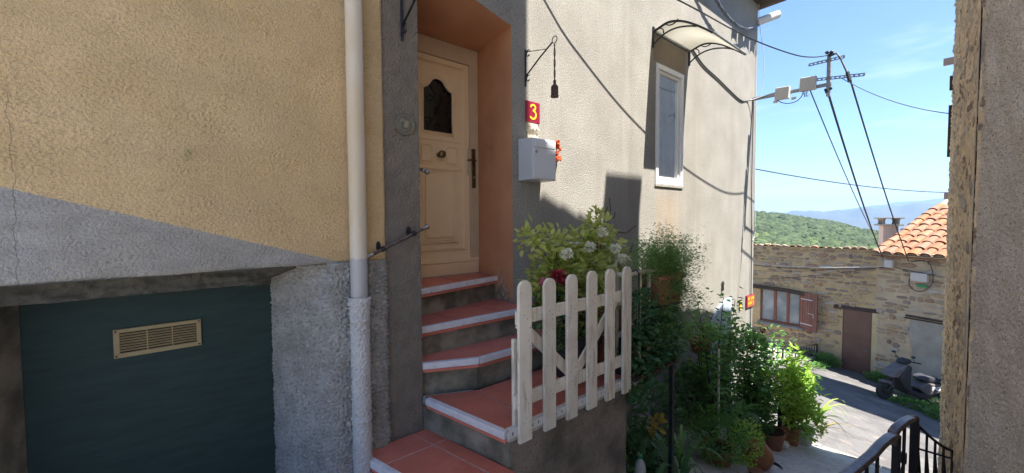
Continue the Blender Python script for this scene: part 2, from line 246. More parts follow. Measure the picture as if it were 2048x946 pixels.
# ------------------------------------------------------------------ mesh helpers
def V(*a): return Vector(a)
class MB:
    def __init__(s): s.v = []; s.f = []; s.tone = []; s._t = 0.5
    def add(s, vs, fs):
        b = len(s.v); s.v += [tuple(x) for x in vs]; s.f += [tuple(i + b for i in f) for f in fs]; s.tone += [s._t] * len(vs)
    def box(s, c, size, rot=None, ax=None):       # ax: three axis vectors
        c = Vector(c); h = [x / 2 for x in size]
        A = ax or (V(1, 0, 0), V(0, 1, 0), V(0, 0, 1))
        if rot is not None:
            m = Matrix.Rotation(rot[1], 3, rot[0]); A = [m @ a for a in A]
        vs = [c + A[0] * (h[0] * i) + A[1] * (h[1] * j) + A[2] * (h[2] * k) for k in (-1, 1) for j in (-1, 1) for i in (-1, 1)]
        s.add(vs, [(0, 2, 3, 1), (4, 5, 7, 6), (0, 1, 5, 4), (1, 3, 7, 5), (3, 2, 6, 7), (2, 0, 4, 6)])
    def bb(s, lo, hi): s.box([(a + b) / 2 for a, b in zip(lo, hi)], [abs(b - a) for a, b in zip(lo, hi)])
    def tube(s, pts, r, n=8, cap=True, closed=False):
        pts = [Vector(p) for p in pts]; N = len(pts)
        rs = r if isinstance(r, (list, tuple)) else [r] * N
        rings = []; up = None
        for i, p in enumerate(pts):
            if closed: t = pts[(i + 1) % N] - pts[i - 1]
            else: t = pts[min(i + 1, N - 1)] - pts[max(i - 1, 0)]
            t = t.normalized() if t.length > 1e-9 else V(0, 0, 1)
            if up is None: up = t.orthogonal().normalized()
            up = up - t * up.dot(t)
            up = up.normalized() if up.length > 1e-6 else t.orthogonal().normalized()
            sd = t.cross(up)
            rings.append([p + (up * math.cos(a) + sd * math.sin(a)) * rs[i] for a in [2 * PI * k / n for k in range(n)]])
        vs = [v for R in rings for v in R]; fs = []
        for i in range(N if closed else N - 1):
            j = (i + 1) % N
            for k in range(n): fs.append((i * n + k, i * n + (k + 1) % n, j * n + (k + 1) % n, j * n + k))
        if cap and not closed: fs += [tuple(range(n))[::-1], tuple((N - 1) * n + k for k in range(n))]
        s.add(vs, fs)
    def ribbon(s, pts, wdir, wd, th):             # flat bar swept along pts; wdir = width direction
        pts = [Vector(p) for p in pts]; W = Vector(wdir).normalized() * (wd / 2); vs = []; N = len(pts)
        for i, p in enumerate(pts):
            t = (pts[min(i + 1, N - 1)] - pts[max(i - 1, 0)]).normalized(); nn = t.cross(W).normalized() * (th / 2)
            vs += [p - W - nn, p + W - nn, p + W + nn, p - W + nn]
        fs = [(3, 2, 1, 0), tuple(4 * (N - 1) + k for k in range(4))]
        for i in range(N - 1):
            for k in range(4): fs.append((4 * i + k, 4 * i + (k + 1) % 4, 4 * i + 4 + (k + 1) % 4, 4 * i + 4 + k))
        s.add(vs, fs)
    def lathe(s, c, prof, n=20, axis=(0, 0, 1)):
        c = Vector(c); q = V(0, 0, 1).rotation_difference(Vector(axis)); vs = []; m = len(prof)
        for (r, z) in prof:
            for k in range(n):
                a = 2 * PI * k / n; vs.append(c + q @ V(r * math.cos(a), r * math.sin(a), z))
        fs = []
        for i in range(m - 1):
            for k in range(n): fs.append((i * n + k, i * n + (k + 1) % n, (i + 1) * n + (k + 1) % n, (i + 1) * n + k))
        if prof[0][0] > 1e-6: fs.append(tuple(range(n))[::-1])
        if prof[-1][0] > 1e-6: fs.append(tuple((m - 1) * n + k for k in range(n)))
        s.add(vs, fs)
    def prism(s, poly, d):                        # poly of 3D points extruded by vector d
        d = Vector(d); P = [Vector(p) for p in poly]; n = len(P)
        s.add(P + [p + d for p in P], [tuple(range(n))[::-1], tuple(range(n, 2 * n))] + [(i, (i + 1) % n, n + (i + 1) % n, n + i) for i in range(n)])
    def ball(s, c, r, n=10, sq=(1, 1, 1), jit=0.0):
        m = max(4, n // 2 + 1); vs = []; c = Vector(c)
        for i in range(m + 1):
            th = PI * i / m
            for k in range(n):
                a = 2 * PI * k / n; j = 1 + random.uniform(-jit, jit)
                vs.append(c + V(sq[0] * r * math.sin(th) * math.cos(a) * j, sq[1] * r * math.sin(th) * math.sin(a) * j, sq[2] * r * math.cos(th) * j))
        s.add(vs, [(i * n + k, (i + 1) * n + k, (i + 1) * n + (k + 1) % n, i * n + (k + 1) % n) for i in range(m) for k in range(n)])
    def quad(s, a, b, c, d): s.add([a, b, c, d], [(0, 1, 2, 3)])
    def build(s, name, m, parent=None, smooth=False, bev=0.0, seg=1, loc=None):
        me = bpy.data.meshes.new(name)
        base = Vector((0, 0, 0))
        if parent is not None: base = Vector(parent['_base'])
        elif loc is not None: base = Vector(loc)
        me.from_pydata([tuple(Vector(v) - base) for v in s.v], [], s.f); me.materials.append(m)
        if s._t != 0.5 or len(set(s.tone[:50])) > 1:
            a = me.attributes.new('tone', 'FLOAT', 'POINT'); a.data.foreach_set('value', s.tone)
        me.validate(); me.update()
        bm = bmesh.new(); bm.from_mesh(me)
        if len(bm.faces) < 20000 and not getattr(s, 'noflip', False): bmesh.ops.recalc_face_normals(bm, faces=bm.faces)
        bm.to_mesh(me); bm.free()
        o = bpy.data.objects.new(name, me); COL.objects.link(o)
        if smooth:
            me.polygons.foreach_set('use_smooth', [True] * len(me.polygons))
            if smooth != 'all': me.set_sharp_from_angle(angle=math.radians(38))
        if bev:
            b = o.modifiers.new('b', 'BEVEL'); b.width = bev; b.segments = seg; b.limit_method = 'ANGLE'; b.angle_limit = math.radians(40)
        if parent is not None: o.parent = parent
        else: o.location = base
        o['_base'] = tuple(base)
        return o
def tag(o, label, cat, group=None):
    o['label'] = label; o['category'] = cat
    if group: o['group'] = group
    return o
def thing(name, label, cat, base=(0, 0, 0), group=None):
    o = bpy.data.objects.new(name, None); COL.objects.link(o); o.location = base; o['_base'] = tuple(base); o.empty_display_size = 0.1
    return tag(o, label, cat, group)
def struct(o): o['kind'] = 'structure'; return o
def stuff(o): o['kind'] = 'stuff'; return o
def inst(name, me, parent, mw):                   # piece sharing mesh data, world matrix mw
    o = bpy.data.objects.new(name, me); COL.objects.link(o); o.parent = parent
    o.matrix_local = Matrix.Translation(-Vector(parent['_base'])) @ mw
    return o
def rawmesh(name, vs, fs, m, smooth=False):
    me = bpy.data.meshes.new(name); me.from_pydata([tuple(v) for v in vs], [], fs); me.materials.append(m); me.validate()
    if smooth: me.polygons.foreach_set('use_smooth', [True] * len(me.polygons))
    me.update(); return me
def bez(p0, p1, p2, p3, n=12):
    p0, p1, p2, p3 = map(Vector, (p0, p1, p2, p3)); out = []
    for i in range(n + 1):
        t = i / n; out.append(p0 * (1 - t) ** 3 + p1 * 3 * t * (1 - t) ** 2 + p2 * 3 * t * t * (1 - t) + p3 * t ** 3)
    return out
def sag(a, b, s, n=16):
    a = Vector(a); b = Vector(b); return [a.lerp(b, i / n) - V(0, 0, s * 4 * (i / n) * (1 - i / n)) for i in range(n + 1)]
rng = np.random.default_rng(5)
def fnoise(nv, nu, dv, du, lv, lu):               # band-limited noise, unit variance
    w_ = rng.standard_normal((nv, nu)); F = np.fft.rfft2(w_)
    kv = np.fft.fftfreq(nv, dv)[:, None]; ku = np.fft.rfftfreq(nu, du)[None, :]
    k2 = (kv * lv) ** 2 + (ku * lu) ** 2
    h = np.fft.irfft2(F * k2 * np.exp(-k2), s=(nv, nu)); return h / h.std()
def sheet(name, P, Nn, H, m, parent=None, smooth=True, loc=None, tone=None):   # P (nv,nu,3), Nn normals, H heights
    nv, nu = H.shape; X = (P + Nn * H[..., None]).reshape(-1, 3)
    base = np.array(parent['_base'] if parent is not None else (loc or (0, 0, 0)))
    idx = np.arange(nv * nu).reshape(nv, nu)
    F = np.stack([idx[:-1, :-1], idx[:-1, 1:], idx[1:, 1:], idx[1:, :-1]], -1).reshape(-1, 4)
    me = bpy.data.meshes.new(name); me.vertices.add(len(X)); me.vertices.foreach_set('co', (X - base).astype(np.float32).ravel())
    me.loops.add(F.size); me.loops.foreach_set('vertex_index', F.astype(np.int32).ravel()); me.polygons.add(len(F))
    me.polygons.foreach_set('loop_start', np.arange(0, F.size, 4, dtype=np.int32))
    if smooth: me.polygons.foreach_set('use_smooth', np.ones(len(F), bool))
    me.update(calc_edges=True); me.materials.append(m)
    o = bpy.data.objects.new(name, me); COL.objects.link(o); o['_base'] = tuple(float(b) for b in base)
    if parent is not None: o.parent = parent
    else: o.location = tuple(float(b) for b in base)
    return o
def plane_grid(x0, x1, z0, z1, d, y=0.0):
    nu = int((x1 - x0) / d) + 1; nv = int((z1 - z0) / d) + 1
    X, Z = np.meshgrid(np.linspace(x0, x1, nu), np.linspace(z0, z1, nv))
    P = np.stack([X, np.full_like(X, y), Z], -1); Nn = np.zeros_like(P); Nn[..., 1] = -1
    return P, Nn, nv, nu, (z1 - z0) / (nv - 1), (x1 - x0) / (nu - 1)

# ================================================================== GROUND
def gz(x): return -1.50 - 0.2665 * max(x, -1.5)
def rz(x, y): return -3.70 - 0.14 * (x - 7.5) + 0.12 * (y + 0.6)
P = []; xs = np.linspace(-8, 7.42, 150); ys = np.linspace(-12, 6, 60)
X, Y = np.meshgrid(xs, ys); Z = np.vectorize(gz)(X)
for s0, h in ((4.45, 0.05), (5.5, 0.06)): Z += np.where(X < s0, h * np.clip(1 - (s0 - X) / 1.1, 0, 1), 0)
Pg = np.stack([X, Y, Z], -1); Ng = np.zeros_like(Pg); Ng[..., 2] = 1
H = 0.006 * fnoise(60, 150, .3, .1, .6, .4)
struct(sheet('path', Pg, Ng, H, M['ramp']))
xs = np.linspace(7.35, 30, 120); ys = np.linspace(-14, 12, 100)
X, Y = np.meshgrid(xs, ys); Z = -3.70 - 0.14 * (X - 7.5) + 0.12 * (np.clip(Y, -14, 3) + 0.6)
Pg = np.stack([X, Y, Z], -1); Ng = np.zeros_like(Pg); Ng[..., 2] = 1
struct(sheet('road', Pg, Ng, 0.008 * fnoise(100, 120, .26, .19, 1.2, 1.2), M['road']))
b = MB()
yy = -4.0
while yy < 1.2:
    L_ = random.uniform(.5, .9); b.bb((7.385 + random.uniform(-.006, .006), yy, -3.95), (7.475, yy + L_ - .012, gz(7.4) + 0.012 + random.uniform(-.004, .004))); yy += L_
struct(b.build('kerb', M['kerb'], bev=0.008))

# distant land -----------------------------------------------------
def elev_crest(az):   # degrees from +X towards +Y : elevation of the near hill crest
    return np.interp(az, [-60, 0, 5, 8.4, 10.3, 14.5, 18.6, 30, 60, 90], [-.05, -.048, -.040, -.025, -.014, .001, .0125, .028, .03, .02])
def elev_mid(az): return np.interp(az, [-60, -10, 2, 5, 7.5, 10, 12.5, 14.5, 17, 20, 40, 70], [.02, .026, .0225, .024, .0165, .0155, .014, .0165, .010, .006, .0, .0]) + 0.0012 * np.sin(az * 3.1) + .0008 * np.sin(az * 7.3)
def elev_far(az): return np.interp(az, [-60, 0, 3, 6, 8, 12, 20, 70], [.03, .034, .031, .027, .021, .012, .004, 0]) + 0.0008 * np.sin(az * 2.3 + 1)
azs = np.radians(np.linspace(-70, 100, 520)); rs = np.concatenate([np.linspace(24, 60, 12), np.linspace(68, 360, 60), np.linspace(380, 1200, 30), np.linspace(1280, 3300, 20), np.linspace(3400, 7200, 60)])
A, Rr = np.meshgrid(azs, rs); azd = np.degrees(A)
ec = elev_crest(azd)
s_ = np.clip((Rr - 60) / 290, 0, 1)
near = Rr * (ec - (ec + .145) * (1 - s_) ** 1.6)
zc = 350 * ec
z = np.where(Rr <= 350, near, zc + (-115 - zc) * np.clip((Rr - 350) / 900, 0, 1) ** 0.8)
zmid = 4300 * elev_mid(azd); zfar = 6800 * elev_far(azd)
g1 = np.clip((Rr - 3000) / 1300, 0, 1); g1 = g1 * g1 * (3 - 2 * g1)
z = np.where(Rr > 3000, -115 + (zmid + 115) * g1, z)
g2 = np.clip((Rr - 4300) / 900, 0, 1); z = np.where(Rr > 4300, zmid * (1 - g2) + (zmid * .4 - 60) * g2, z)
g3 = np.clip((Rr - 5300) / 1500, 0, 1); g3 = g3 * g3 * (3 - 2 * g3)
z = np.where(Rr > 5300, (zmid * .4 - 60) * (1 - g3) + zfar * g3, z)
z = np.where(Rr < 30, -9.5, z)
rough_ = fnoise(len(rs), 520, 1, 1, 22, 26) * np.clip(Rr / 350, .2, 1) * 1.2 * (Rr < 1300) + fnoise(len(rs), 520, 1, 1, 9, 14) * 9.0 * (Rr > 3050) * np.clip((Rr - 3050) / 500, 0, 1) * np.where((Rr > 4200) & (Rr < 4400), .35, 1)
Pg = np.stack([Rr * np.cos(A), Rr * np.sin(A), z], -1); Ng = np.zeros_like(Pg); Ng[..., 2] = 1
struct(sheet('hills', Pg, Ng, rough_, M['hill']))
b = MB(); b.quad((-12000, -12000, -122), (12000, -12000, -122), (12000, 12000, -122), (-12000, 12000, -122)); struct(b.build('ground', M['hill']))
# scrub covering the near hill (nobody could count it)
tmpl = MB(); tmpl.ball((0, 0, 0), 1, 9, (1, 1, .75)); TV = np.array(tmpl.v); TF = np.array([f for f in tmpl.f])
N_ = 16000
aa = np.radians(rng.uniform(0, 22.5, N_)); rr = 62 + 300 * rng.random(N_) ** 0.75
ecs = elev_crest(np.degrees(aa)); ss = np.clip((rr - 60) / 290, 0, 1); zz = rr * (ecs - (ecs + .145) * (1 - ss) ** 1.6)
big = np.clip(1.6 - rr / 330, .5, 1.5)
size = (rng.uniform(.6, 1.6, N_) + 1.2 * (rng.random(N_) < .10)) * big * np.clip(rr / 230, .3, 1) * np.clip(1.1 + rr / 260 * .4, 1, 2)
Vv = TV[None] * size[:, None, None] * (1 + rng.uniform(-.28, .28, (N_, len(TV), 1))) + np.stack([rr * np.cos(aa), rr * np.sin(aa), zz + size * .35], -1)[:, None]
Ff = (TF[None] + (np.arange(N_) * len(TV))[:, None, None]).reshape(-1, 4)
me = bpy.data.meshes.new('scrub'); me.vertices.add(N_ * len(TV)); me.vertices.foreach_set('co', Vv.astype(np.float32).ravel())
me.loops.add(Ff.size); me.loops.foreach_set('vertex_index', Ff.astype(np.int32).ravel()); me.polygons.add(len(Ff)); me.polygons.foreach_set('loop_start', np.arange(0, Ff.size, 4, dtype=np.int32))
me.update(calc_edges=True)
ta = me.attributes.new('tone', 'FLOAT', 'POINT'); tt = np.clip(rng.random(N_) * .75 + .25 * (rr < 210), 0, 1); ta.data.foreach_set('value', np.repeat(tt, len(TV)).astype(np.float32)); me.materials.append(M['scrub'])
o = bpy.data.objects.new('scrub', me); COL.objects.link(o); stuff(o); o['label'] = 'green scrub and low oaks covering the near hillside'; o['category'] = 'scrub'

# ================================================================== LEFT HOUSE
LH = thing('left_house', 'yellow rendered house with grey lower band and sunken teal garage door', 'house', (0, -.3, -1.5))
P_, N1, nv, nu, dv, du = plane_grid(-.85, .925, -.222, 1.60, .0036, -.30)
big_ = fnoise(nv, nu, dv, du, .35, .5); amp = np.clip(1 + .35 * fnoise(nv, nu, dv, du, .3, .4), .3, 1.8)
Hh = .00055 * amp * (fnoise(nv, nu, dv, du, .0125, .024) + .8 * np.maximum(0, fnoise(nv, nu, dv, du, .020, .036)) ** 1.5 - 1.1 * np.maximum(0, fnoise(nv, nu, dv, du, .016, .030) - 1.2) ** 1.3) + .0006 * fnoise(nv, nu, dv, du, .0085, .012) + .0020 * big_
edge = np.clip((P_[..., 0] - .905) / .02, 0, 1); Hh -= .02 * edge ** 2; low = np.clip((-.205 - P_[..., 2]) / .017, 0, 1); Hh -= .008 * low
sheet('wall', P_, N1, Hh, M['yellow'], LH)
b = MB(); b.bb((-4, -.298, -.216), (-.84, .0, 3.5)); b.bb((-1, -.297, 1.59), (.92, .0, 3.5)); b.bb((-.84, -.27, -.218), (.905, 0, 1.59)); b.build('upper_wall', M['yellow'], LH)
b = MB(); b.bb((-4, -.29, 3.5), (.9, 5, 3.62)); b.bb((-4, 0, -2), (-1.0, 5, 3.5)); b.bb((-1, .6, -.3), (.9, 5, 3.5)); b.build('house_body', M['yellow'], LH)
# rough curved jamb right of garage door
prof = [(.925, -.285), (.915, -.312), (.80, -.318), (.70, -.315), (.63, -.295), (.57, -.235), (.51, -.14), (.455, -.03), (.415, .07), (.405, .13)]
pp = bez((prof[0][0], prof[0][1], 0), (prof[1][0], prof[1][1], 0), (prof[1][0] - .01, prof[2][1], 0), (.80, -.318, 0), 6)[:-1] + [V(x, y, 0) for x, y in prof[2:]]
fine = []
for i in range(len(pp) - 1):
    p0 = pp[max(i - 1, 0)]; p1 = pp[i]; p2 = pp[i + 1]; p3 = pp[min(i + 2, len(pp) - 1)]
    n_ = max(1, int((p2 - p1).length / .0045))
    for k in range(n_):
        t = k / n_; fine.append(0.5 * ((2 * p1) + (-p0 + p2) * t + (2 * p0 - 5 * p1 + 4 * p2 - p3) * t * t + (-p0 + 3 * p1 - 3 * p2 + p3) * t ** 3))
U = np.array([[p.x, p.y] for p in fine]); T = np.gradient(U, axis=0); T /= np.linalg.norm(T, axis=1)[:, None]; Nn2 = np.stack([T[:, 1], -T[:, 0]], -1)
if Nn2[len(U) // 3, 1] > 0: Nn2 = -Nn2
zs = np.arange(-1.72, -.214, .0045); nv = len(zs); nu = len(U)
P_ = np.zeros((nv, nu, 3)); P_[..., 0] = U[:, 0]; P_[..., 1] = U[:, 1]; P_[..., 2] = zs[:, None]
Nn = np.zeros_like(P_); Nn[..., 0] = Nn2[:, 0]; Nn[..., 1] = Nn2[:, 1]
a1 = fnoise(nv, nu, .0045, .0045, .024, .026); a2 = fnoise(nv, nu, .0045, .0045, .013, .014)
fade = np.clip((.70 - U[:, 0]) / .22, 0, 1)[None]; ampl = 1 - .40 * fade
Hh = ampl * (.0046 * np.maximum(-.5, a1) + .0026 * a2 + .0030 * fnoise(nv, nu, .0045, .0045, .16, .16)) 
Hh = Hh - .02 * np.clip((zs[:, None] + .226) / .012, 0, 1) ** 2 * 1.0
sheet('rough_jamb', P_, Nn, Hh, M['roughgrey'], LH)
b = MB(); b.prism([(x, y + .012, -.222) for x, y in ((.92, -.30), (.70, -.31), (.62, -.285), (.52, -.15), (.42, .07), (.42, .3), (.92, .3))], (0, 0, -1.5)); b.build('jamb_core', M['roughgrey'], LH)
b = MB(); b.prism([(-.62, -.29, -1.7), (-.505, .09, -1.7), (-.505, .3, -1.7), (-1.6, .3, -1.7), (-1.6, -.29, -1.7)], (0, 0, 1.483)); b.build('left_jamb', M['riser'], LH, bev=.01)
# lintel beam of garage, slightly uneven
P_, N1, nv, nu, dv, du = plane_grid(-1.2, .56, -.316, -.205, .010, -.115)
Hh = .006 * fnoise(nv, nu, dv, du, .05, .3) + .003 * fnoise(nv, nu, dv, du, .03, .05)
Hh -= .03 * np.clip((P_[..., 0] - .50) / .06, 0, 1)
f_ = np.clip((P_[..., 0] - .30) / .24, 0, 1); P_[..., 2] = -.205 - (-.205 - P_[..., 2]) * (1 - .72 * f_)
sheet('lintel', P_, N1, Hh, M['beam'], LH)
b = MB(); b.bb((-1.2, -.10, -.314), (.29, .25, -.20)); b.bb((.29, .085, -.350), (.47, .25, -.20)); b.bb((-1.2, -.2985, -.2215), (.60, .1, -.219)); b.build('lintel_core', M['beam'], LH)
gd = MB(); gd.bb((-.512, .10, -1.75), (.42, .13, -.33)); gd = gd.build('garage_door', M['teal'], LH)
# vent grille in door
vt = MB()
x0, x1, z0, z1 = -.230, .092, -.632, -.497
for (a, c, d_, e) in ((x0, x1, z1 - .018, z1), (x0, x1, z0, z0 + .022)): vt.bb((a, .088, d_), (c, .101, e))
for (a, c) in ((x0, x0 + .022), (x1 - .020, x1), (-.116, -.110), (-.024, -.018)): vt.bb((a, .0885, z0 + .022), (c, .101, z1 - .018))
vt.build('vent_frame', M['ventplastic'], gd, bev=.0015)
bk = MB(); bk.bb((x0 + .01, .0955, z0 + .01), (x1 - .01, .0992, z1 - .01)); bk.build('vent_hollow', M['hollow'], gd)
for i in range(7):
    sl = MB(); zc_ = z0 + .032 + i * .0125; sl.box(((x0 + x1) / 2, .0925, zc_), (x1 - x0 - .043, .0075, .0028), rot=('X', .75)); sl.build('vent_slat', M['ventplastic'], gd)
for sx, sz in ((x0 + .009, z0 + .009), (x0 + .009, z1 - .009), (x1 - .009, z0 + .009), (x1 - .009, z1 - .009)):
    q = MB(); q.lathe((sx, .0885, sz), [(.0045, -.002), (.0045, .002)], 8, (0, -1, 0)); q.build('screw', M['rust'], gd)

# grey pier between yellow house and door
PR = thing('grey_pier', 'narrow dark grey roughcast pier between the yellow wall and the front door', 'wall', (1.03, -.28, -1.5))
P_, N1, nv, nu, dv, du = plane_grid(.915, 1.157, -1.75, 1.75, .0042, -.275)
Hh = .0021 * (fnoise(nv, nu, dv, du, .011, .015) + .5 * fnoise(nv, nu, dv, du, .022, .026)) + .0012 * fnoise(nv, nu, dv, du, .1, .1)
Hh -= .02 * np.clip((P_[..., 0] - 1.147) / .01, 0, 1) ** 2
sheet('render_face', P_, N1, Hh, M['strip'], PR)
b = MB(); b.prism([(.915, -.262, -1.75), (1.154, -.262, -1.75), (1.385, .60, -1.75), (1.385, .9, -1.75), (.915, .9, -1.75)], (0, 0, 3.31)); b.build('pier_core', M['strip'], PR)

# ================================================================== STAIR HOUSE (grey facade)
SH = thing('stair_house', 'tall grey roughcast house in sunlight with front door at top of red steps', 'house', (4.5, 0, -3))
b = MB()
FX0, FX1, FZ0, FZ1 = 2.12, 7.42, -3.9, 3.5
WX0, WX1, WZ0, WZ1 = 4.30, 4.945, .415, 1.805
for (a, c, d_, e) in ((FX0, WX0, FZ0, FZ1), (WX1, FX1, FZ0, FZ1), (WX0, WX1, FZ0, WZ0), (WX0, WX1, WZ1, FZ1)): b.quad((a, 0, d_), (c, 0, d_), (c, 0, e), (a, 0, e))
b.quad((FX1, 0, FZ0), (FX1, 5, FZ0), (FX1, 5, FZ1), (FX1, 0, FZ1))
b.quad((FX0, 5, FZ1), (FX0, 0, FZ1), (FX1, 0, FZ1), (FX1, 5, FZ1)); b.quad((FX0, 1.2, -1.5), (FX0, 1.2, FZ1), (FX0 - 1.3, 1.2, FZ1), (FX0 - 1.3, 1.2, -1.5)); b.quad((1.1, .7, 3.45), (2.3, .7, 3.45), (2.3, -.2, 3.45), (1.1, -.2, 3.45))
b.quad((1.157, -.275, 1.56), (FX0, 0, 1.56), (FX0, 0, FZ1), (1.157, -.275, FZ1))
b.quad((.915, -.275, 1.74), (1.157, -.275, 1.74), (1.157, -.275, FZ1), (.915, -.275, FZ1))
for (p, q) in (((WX0, WZ0), (WX0, WZ1)), ((WX0, WZ1), (WX1, WZ1)), ((WX1, WZ1), (WX1, WZ0)), ((WX1, WZ0), (WX0, WZ0))):
    b.quad((p[0], 0, p[1]), (q[0], 0, q[1]), (q[0], .12, q[1]), (p[0], .12, p[1]))
b.build('wall', M['facade'], SH)
b = MB()
b.quad((FX0, 0, -1.2), (2.205, .62, -1.2), (2.205, .62, 1.57), (FX0, 0, 1.57))
b.quad((1.157, -.275, 1.56), (FX0, 0, 1.56), (2.205, .62, 1.562), (1.385, .62, 1.562))
b.build('door_reveal', M['reveal'], SH)
b = MB(); b.bb((.9, -.34, 3.5), (7.62, 5, 3.56)); b.build('eaves_board', M['lintelwood'], SH)
# eaves tiles at the corner
for k in range(5):
    q = MB(); cx_ = 7.55 - .24 * k
    arc = [(math.cos(a) * .10, math.sin(a) * .07) for a in [PI * i / 8 for i in range(9)]]
    q.add([(cx_ + p[0], yv, 3.57 + p[1] + (yv + .45) * .18) for yv in (-.48, .1) for p in arc], [(i, i + 1, i + 10, i + 9) for i in range(8)])
    t_ = q.build('eaves_tile', M['rooftile'], SH); t_.modifiers.new('s', 'SOLIDIFY').thickness = .014
# window
wn = MB()
fw = .058
wn.bb((WX0, -.014, WZ1 - fw), (WX1, .09, WZ1)); wn.bb((WX0, -.014, WZ0), (WX1, .09, WZ0 + fw))
wn.bb((WX0, -.013, WZ0 + fw), (WX0 + fw, .09, WZ1 - fw)); wn.bb((WX1 - fw, -.013, WZ0 + fw), (WX1, .09, WZ1 - fw))
win = wn.build('window', M['pvc'], SH, bev=.004, seg=2)
q = MB(); i0, i1, j0, j1 = WX0 + fw, WX1 - fw, WZ0 + fw, WZ1 - fw; s2 = .036
q.bb((i0, .008, j1 - s2), (i1, .06, j1)); q.bb((i0, .008, j0), (i1, .06, j0 + s2)); q.bb((i0, .009, j0 + s2), (i0 + s2, .06, j1 - s2)); q.bb((i1 - s2, .009, j0 + s2), (i1, .06, j1 - s2))
q.build('sash', M['pvc'], win, bev=.004)
q = MB(); q.bb((i0 + s2, .030, j0 + s2), (i1 - s2, .036, j1 - s2)); q.build('pane', M['skyglass'], win)
q = MB(); q.bb((WX0 - .01, -.016, WZ0 - .030), (WX1 + .01, .0, WZ0 - .002)); q.build('sill', M['facade'], SH, bev=.004)
# front door ------------------------------------------------------
DY = .60
D = MB(); D.bb((2.105, DY - .02, -.49), (2.20, DY + .06, 1.56)); D.bb((1.38, DY - .02, 1.415), (2.105, DY + .06, 1.56)); D.bb((1.38, DY - .02, -.49), (1.47, DY + .06, 1.415))
D.build('door_frame', M['doorframe'], SH, bev=.006, seg=2)
q = MB(); q.bb((1.36, DY - .028, -.60), (2.21, DY + .15, -.4845)); q.build('threshold', M['grout'], SH)
dz0, dz1 = -.365, 1.41; dx0, dx1 = 1.472, 2.103
DR = MB()
gx0, gx1 = 1.635, 1.932
def cusp(n=24):      # top outline of the door light, right shoulder to left
    out = []
    for i in range(n + 1):
        t = -1 + 2 * i / n; a = abs(t)
        h = float(np.interp(a, [0, .15, .3, .42, .55, .7, .85, 1], [.098, .096, .088, .072, .044, .020, .006, 0]))
        out.append(((gx0 + gx1) / 2 - t * (gx1 - gx0) / 2, 1.135 + h))
    return out
cus = cusp()
gl = [(gx0, .765), (gx1, .765)] + cus
def plate(mb, outer, inner_top, y0, y1):
    # panel with cusped hole: columns of quads
    for yv in (y0, y1): pass
    xs_ = [p[0] for p in inner_top][::-1]; zs_ = [p[1] for p in inner_top][::-1]
    for i in range(len(xs_) - 1):
        mb.add([(xs_[i], y0, zs_[i]), (xs_[i + 1], y0, zs_[i + 1]), (xs_[i + 1], y0, outer), (xs_[i], y0, outer),
                (xs_[i], y1, zs_[i]), (xs_[i + 1], y1, zs_[i + 1])], [(0, 1, 2, 3), (0, 4, 5, 1)])
DR.bb((dx0, DY - .005, dz0), (gx0, DY + .04, dz1)); DR.bb((gx1, DY - .005, dz0), (dx1, DY + .04, dz1)); DR.bb((gx0, DY - .005, dz0), (gx1, DY + .04, .765)); DR.bb((gx0, DY - .005, 1.31), (gx1, DY + .04, dz1))
plate(DR, 1.312, cus, DY - .005, DY + .03)
door = DR.build('front_door', M['door'], SH)
def mould(mb, pts, r, closed=True): mb.tube([(p[0], DY - .006, p[1]) for p in pts], r, 6, closed=closed)
q = MB()
mould(q, [(dx0 + .05, dz0 + .10), (dx1 - .055, dz0 + .10), (dx1 - .055, dz1 - .05), (dx0 + .05, dz1 - .05)], .011)
mould(q, [(dx0 + .062, dz0 + .115), (dx1 - .068, dz0 + .115), (dx1 - .068, dz1 - .063), (dx0 + .062, dz1 - .063)], .006)
lo_, hi_ = -.235, .44
mould(q, [(1.60, lo_ + .04), (1.965, lo_ + .04), (1.965, hi_), (1.60, hi_)], .012)
mould(q, [(1.62, lo_ + .06), (1.945, lo_ + .06), (1.945, hi_ - .02), (1.62, hi_ - .02)], .006)
mould(q, gl, .011); mould(q, [(x, z_) for x, z_ in [(gx0 - .02, .745), (gx1 + .02, .745)] + [(((gx0 + gx1) / 2) + (x - (gx0 + gx1) / 2) * 1.13, z_ + .022) for x, z_ in cus]], .005)
for sgn in (1, -1):
    c0 = 1.785; pts = [(c0 + sgn * .075, .49), (c0 + sgn * .19, .49), (c0 + sgn * .19, .655), (c0 + sgn * .085, .655), (c0 + sgn * .06, .62), (c0 + sgn * .055, .57), (c0 + sgn * .06, .525)]
    mould(q, pts, .008)
mould(q, [(1.56, .455), (2.02, .455)], .009, False); mould(q, [(1.56, .70), (2.02, .70)], .008, False)
q.build('moulding', M['door'], door, smooth=True)
q = MB(); q.bb((1.645, DY - .022, lo_ + .085), (1.92, DY - .004, hi_ - .05)); q.build('raised_panel', M['door'], door, bev=.014, seg=2)
for sgn in (1, -1):
    q = MB(); c0 = 1.785; q.prism([(c0 + sgn * a, DY - .018, z_) for a, z_ in ((.09, .505), (.175, .505), (.175, .64), (.10, .64), (.078, .61), (.072, .57), (.078, .53))], (0, .012, 0)); q.build('small_panel', M['door'], door, bev=.005)
q = MB(); q.bb((1.47, DY - .030, -.375), (2.19, DY - .002, -.345)); q.bb((1.47, DY - .022, -.485), (2.19, DY, -.377)); q.build('weather_board', M['door'], door, bev=.006, seg=2)
q = MB(); q.bb((gx0 - .01, DY + .02, .75), (gx1 + .01, DY + .026, 1.32)); q.build('pane', M['darkglass'], door)
q = MB()   # wrought scrolls behind glass opening
